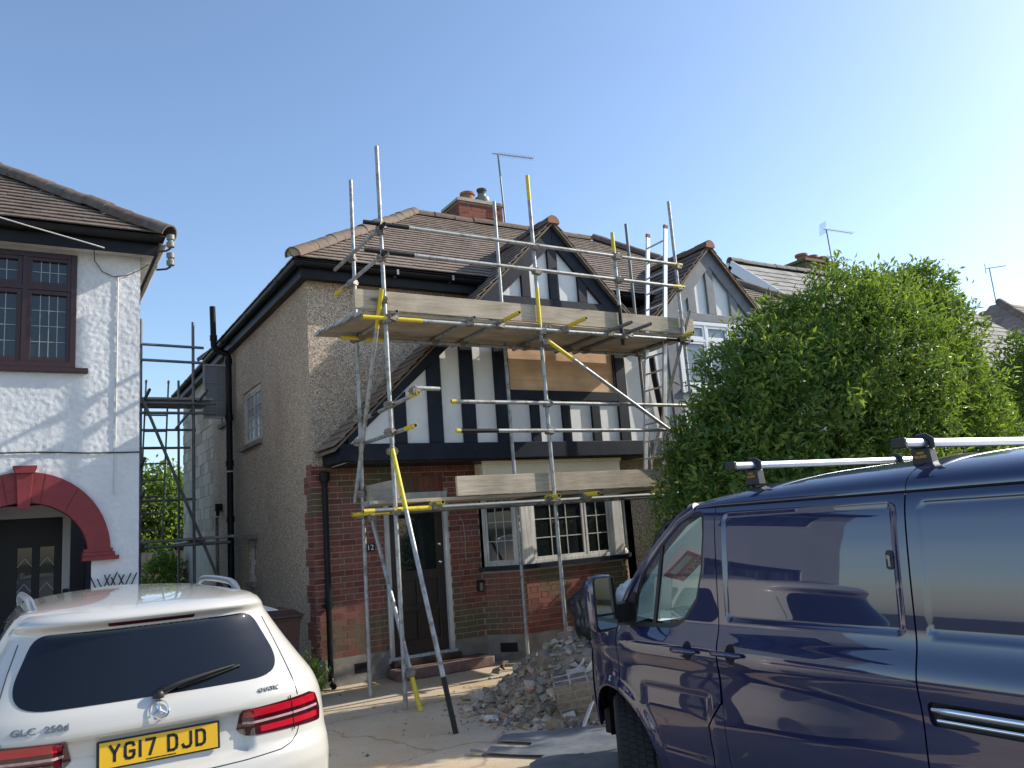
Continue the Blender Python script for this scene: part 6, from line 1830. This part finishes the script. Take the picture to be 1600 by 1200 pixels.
# cab front: pillars, screen, bonnet, nose, far side
ap = [vs_(*p) for p in apil] + [vs_(4.30, 1.10)]
for mir in (0, 1):
    k = MB(); pts = [p + Vector((.035, .012, .0)) for p in ap]
    if mir: pts = [Vector((2*XC-p.x, p.y, p.z)) for p in pts]
    k.path(pts, .044, 12); k.build('windscreen_pillar', M['van'], van, smooth=60)
def screen(u, v):
    y = float(np.interp(v, [0, 1], [3.60, 4.42])); z = float(np.interp(v, [0, 1], [1.845, 1.09]))
    xe = XV + sidex(min(y, 4.3), max(1.1, z-.02)) + .05
    return Vector((XC + (XC-xe)*u, y + .30*(1-u*u), z + .02*(1-u*u)))
patch('windscreen', [(-1, 0), (1, 0), (1, 1), (-1, 1)], screen, M['dustglow_glass'], van, h=.1)
def bon(u, y):
    hw = XC - (XV + sidex(y, 1.03)) - .002
    z = float(np.interp(y, [4.2, 4.34, 4.6, 4.95, 5.2], [1.10, 1.10, 1.075, 1.02, .955]))
    return Vector((XC+hw*u, y, z + .05*(1-abs(u)**2.5)))
patch('bonnet', [(-1, 4.28), (1, 4.28), (1, 5.2), (-1, 5.2)], bon, M['van'], van, h=.05)
def nose(x, z): return Vector((x, 5.20 + .10*(1-((x-XC)/.62)**2) - .06*((z-.6)/.4)**2, z))
xl = XV + sidex(5.2, .7)
patch('nose_panel', [(xl-.03, .30), (2*XC-xl+.03, .30), (2*XC-xl+.03, .985), (xl-.03, .985)], nose, M['van'], van, h=.05, flip=False)
k = MB(); k.box(xl+.06, 2*XC-xl-.06, 5.2, 5.318, .62, .80); k.build('grille', M['trimblack'], van)
k = MB(); k.box(XC-.26, XC+.26, 5.30, 5.33, .45, .56); k.build('number_plate', M['paper'], van)
for s_ in (-1, 1):
    k = MB(); c_ = Vector((XC+s_*.36, 5.13, .90)); k.obox(c_, Vector((.11, -s_*.06, 0)), Vector((s_*.05, .05, 0)), Vector((0, 0, .06))); k.build('headlamp', M['lamp_clear'], van, bevel=.02)
far_win = [(p[0], p[1]) for p in grow_(win, .05)]
patch('far_side_panel', [(.40, .34), (3.915, .34)] + list(reversed(arcpts(12, 178))) + [(4.742, .42), (5.2, .42), (5.2, .955), (4.6, 1.075), (4.222, 1.16)] + list(reversed(apil[:-1])) + [(.40, 1.812)], vr_, M['van'], van, holes=[far_win], h=.05, rim=.02)
patch('far_window', grow_(win, .06), vr_, M['dustglow_glass'], van, h=.08, off=-.01)
k = MB(); k.box(XV+.06, 2*XC-XV-.06, .37, .40, .32, 1.80); rd = k.build('rear_doors', M['van'], van, bevel=.02)
k = MB(); k.box(XV+.24, 2*XC-XV-.24, .41, 3.24, .30, 1.80); k.build('load_space', M['gap'], van)
k = MB(); k.box(XV+.24, 2*XC-XV-.24, 3.24, 3.27, .35, 1.84); k.build('bulkhead', simple('grey_bulkhead', (.20, .21, .21), rough=.7), van)
k = MB(); k.box(XV+.54, 2*XC-XV-.54, 3.9, 5.12, .25, .92); k.box(XV+.06, 2*XC-XV-.06, 3.28, 3.90, .28, .40); k.build('chassis', M['gap'], van)
# bumper skirt below doors
patch('sill_trim', [(.5, .24), (3.90, .24), (3.90, .332), (.5, .332)], vs_, M['trimblack'], van, h=.06, off=-.006, rim=.02, flip=True)
# cab interior
k = MB(); k.prism([(3.92, .95), (4.55, .95), (4.60, 1.08), (4.20, 1.13), (3.98, 1.10)], 'x', XV+.14, 2*XC-XV-.14); dash = k.build('dashboard', simple('dark_dash_plastic', (.035, .037, .04), rough=.6), van, bevel=.02)
k = MB()
for i in range(6): k.box(3.55, 3.80, 3.958-.004*i, 3.968, 1.00+.014*i, 1.008+.014*i)
k.build('air_vent', M['galv'], dash)
for x in (3.72, 4.15, 4.68):
    k = MB(); k.box(x-.22, x+.22, 3.40, 3.85, .40, .82); k.box(x-.22, x+.22, 3.30, 3.42, .80, 1.38); k.box(x-.12, x+.12, 3.31, 3.40, 1.40, 1.58); k.build('seat', simple('seat_cloth', (.05, .052, .058), rough=.9), van, bevel=.05)
k = MB(); rg = [Vector((4.68, 3.83, 1.06)) + Vector((math.cos(a)*.19, 0, 0)) + Vector((0, .09, .165))*math.sin(a) for a in np.linspace(0, 2*math.pi, 33)]
k.path(rg, .016, 8); k.tube((4.68, 3.83, 1.06), (4.68, 4.0, 1.0), .035); k.bar((4.5, 3.83, 1.06), (4.86, 3.83, 1.06), .03, .02); k.build('steering_wheel', M['trimblack'], van, smooth=50)
pp = MB(); pp.add([(3.45, 4.05, 1.142), (3.9, 4.02, 1.142), (3.95, 4.30, 1.142), (3.5, 4.34, 1.155), (3.62, 4.2, 1.18)], [(0, 1, 4), (1, 2, 4), (2, 3, 4), (3, 0, 4)]); o = pp.build('dashboard_paper', M['paper']); tag(o, 'white papers lying on the van dashboard', 'paper')
# red card propped against the screen
cu1, cv1 = -.30, .54
s0 = screen(cu1, cv1); e1 = (screen(cu1+.1, cv1)-screen(cu1-.1, cv1)).normalized(); e2 = (screen(cu1, cv1-.1)-screen(cu1, cv1+.1)).normalized(); en = e1.cross(e2).normalized()
if en.y > 0: en = -en
cc = s0 + en*.03
xr = (e1*.94 - e2*.34).normalized(); yr = (e2 - xr*e2.dot(xr)).normalized()
k = MB(); k.obox(cc, xr*.17, yr*.12, en*.002); card = k.build('welcome_card', M['redcard']); tag(card, 'red and white welcome card propped inside the van windscreen', 'card')
k = MB(); k.obox(cc + en*.0025 - xr*.08, xr*.05, yr*.085, en*.001); k.build('card_panel', M['paper'], card)
tx_ = (-yr).normalized(); ty_ = xr
text('card_text', 'TO CE', .072, M['whiteink'], card, cc + en*.0035 + xr*.115 - yr*.0, tx_, ty_ if tx_.cross(ty_).dot(en) > 0 else -ty_, .0005)
text('card_text', 'WELCO', .066, M['whiteink'], card, cc + en*.0035 + xr*.055 - yr*.0, tx_, ty_ if tx_.cross(ty_).dot(en) > 0 else -ty_, .0005)
# wing mirror
k = MB()
def mring(y, x0, x1, z0, z1, n_=20):
    cx_, cz_ = (x0+x1)/2, (z0+z1)/2
    return [(cx_ + (x1-x0)/2*math.copysign(abs(math.cos(a))**.45, math.cos(a)), y, cz_ + (z1-z0)/2*math.copysign(abs(math.sin(a))**.45, math.sin(a))) for a in np.linspace(0, 2*math.pi, n_+1)[:-1]]
rings = [mring(4.055, 2.955, 3.125, 1.135, 1.455), mring(4.07, 2.945, 3.135, 1.125, 1.465), mring(4.12, 2.948, 3.135, 1.13, 1.46), mring(4.17, 2.97, 3.13, 1.15, 1.43), mring(4.20, 3.02, 3.12, 1.22, 1.36)]
vsm = [p for r_ in rings for p in r_]; nn_ = 20
fsm = [(j*nn_+i, j*nn_+(i+1) % nn_, (j+1)*nn_+(i+1) % nn_, (j+1)*nn_+i) for j in range(4) for i in range(nn_)] + [tuple(reversed(range(4*nn_, 5*nn_))), tuple(range(nn_))]
k.add(vsm, fsm); mir = k.build('wing_mirror', M['van'], van, smooth=40)
mp = MB(); mp.prism([(2.968, 1.235), (3.112, 1.235), (3.112, 1.435), (3.10, 1.443), (2.98, 1.443), (2.968, 1.43)], 'y', 4.048, 4.054); mo = mp.build('mirror_glass', M['mirror'], mir)
mp = MB(); mp.prism([(2.985, 1.148), (3.10, 1.148), (3.112, 1.16), (3.112, 1.222), (2.97, 1.222), (2.97, 1.165)], 'y', 4.048, 4.054); mp.build('wide_mirror_glass', M['mirror'], mir)
k = MB(); k.box(2.958, 3.122, 4.0535, 4.0565, 1.138, 1.452); k.build('mirror_surround', M['trimblack'], mir)
k = MB(); k.box(3.10, 3.27, 4.08, 4.19, 1.16, 1.28); k.build('mirror_arm', M['trimblack'], mir, bevel=.02)
patch('mirror_base', [(4.02, 1.15), (4.218, 1.13), (4.218, 1.165), (4.06, 1.34), (4.03, 1.34)], vs_, M['trimblack'], fdoor, h=.03, off=.003, rim=.006, flip=True)
# wheels
def wheel(x0, x1, y, steer=0):
    def turn(kk):
        if steer:
            c_ = Vector((x0+(x1-x0)*.5, y, 0)); rm = Matrix.Rotation(steer, 3, 'Z')
            kk.v = [tuple(rm @ (Vector(p)-c_) + c_) for p in kk.v]
        return kk
    k_ = MB(); prof = [(.20, 0), (.30, -.005), (.325, .0), (.338, .03), (.34, .06), (.34, .16), (.338, .19), (.325, .215), (.20, .215)]
    n_ = 48; vsw = []; s_ = 1 if x1 > x0 else -1
    for r_, dx in prof: vsw += [(x0+s_*dx, y+r_*math.cos(2*math.pi*i/n_), .34+r_*math.sin(2*math.pi*i/n_)) for i in range(n_)]
    k_.add(vsw, [(j*n_+i, j*n_+(i+1) % n_, (j+1)*n_+(i+1) % n_, (j+1)*n_+i) for j in range(len(prof)-1) for i in range(n_)])
    w_ = turn(k_).build('wheel', M['tyre'], van, smooth=40)
    g = MB()
    for i in range(60):                      # tread blocks
        a = 2*math.pi*i/60
        for dx in (.035, .085, .13, .178):
            c_ = Vector((x0+s_*dx, y+.342*math.cos(a+dx*1.2), .34+.342*math.sin(a+dx*1.2)))
            tn = Vector((0, -math.sin(a), math.cos(a))); rd_ = Vector((0, math.cos(a), math.sin(a)))
            g.obox(c_, Vector((.019, 0, 0)) + tn*.004, tn*.0135, rd_*.005)
    turn(g).build('tread', M['tyre'], w_)
    k_ = MB(); k_.tube((x0+s_*.01, y, .34), (x0+s_*.05, y, .34), .205, 32); turn(k_).build('rim', M['galv_dark'], w_, smooth=40)
    return w_
wheel(3.275, 3.49, 4.33, R(-36)); wheel(2*XC-3.275, 2*XC-3.49, 4.33, R(-36)); wheel(3.235, 3.45, 1.40); wheel(2*XC-3.235, 2*XC-3.45, 1.40)
k = MB(); vsl = []
for i in range(15):
    a = R(180*i/14); vsl += [(XV+.05+sidex(ARC[0]+.50*math.cos(a), .7), ARC[0]+.43*math.cos(a), ARC[1]+.43*math.sin(a)), (3.72, ARC[0]+.43*math.cos(a), ARC[1]+.43*math.sin(a))]
k.add(vsl, [(2*i, 2*i+1, 2*i+3, 2*i+2) for i in range(14)]); k.box(3.71, 3.73, 3.85, 4.80, .2, .80); k.build('arch_liner', M['gap'], van)
# aluminium roof bars
for y, lbl in ((2.20, 1), (3.22, 1), (1.10, 0)):
    zb = 2.035
    k = MB(); k.prism(rpoly([(y-.028, zb-.022), (y+.028, zb-.022), (y+.034, zb), (y+.022, zb+.018), (y-.022, zb+.018), (y-.034, zb)], .006), 'x', XV+.17, 2*XC-XV-.17)
    bar_ = k.build('roof_bar', M['silver'], van, smooth=30)
    for xa_ in (XV+.15, 2*XC-XV-.174):
        k = MB(); k.box(xa_, xa_+.024, y-.036, y+.036, zb-.025, zb+.021); k.build('bar_end_cap', M['trimblack'], bar_, bevel=.006)
    for xx in (XV+.34, 2*XC-XV-.34):
        zr = roofp(math.copysign(.5, xx-XC), y).z
        k = MB(); k.prism([(y-.05, 1.92), (y+.05, 1.92), (y+.04, zb-.024), (y-.04, zb-.024)], 'x', xx-.03, xx+.03); ft = k.build('bar_foot', M['trimblack'], bar_, bevel=.008)
        k = MB(); k.path([(xx, y-.044, zb-.03), (xx, y-.044, zb+.012), (xx, y-.02, zb+.027), (xx, y+.02, zb+.027), (xx, y+.044, zb+.012), (xx, y+.044, zb-.03)], .014, 8); k.build('bar_clamp', M['trimblack'], ft, smooth=50)
        if xx < XC and lbl:
            text('foot_label', 'VAN\nGUARD', .017, M['plate'], ft, (xx-.0315, y, zr+.06 if False else 1.978), (0, -1, 0), (0, 0, 1), .0005)
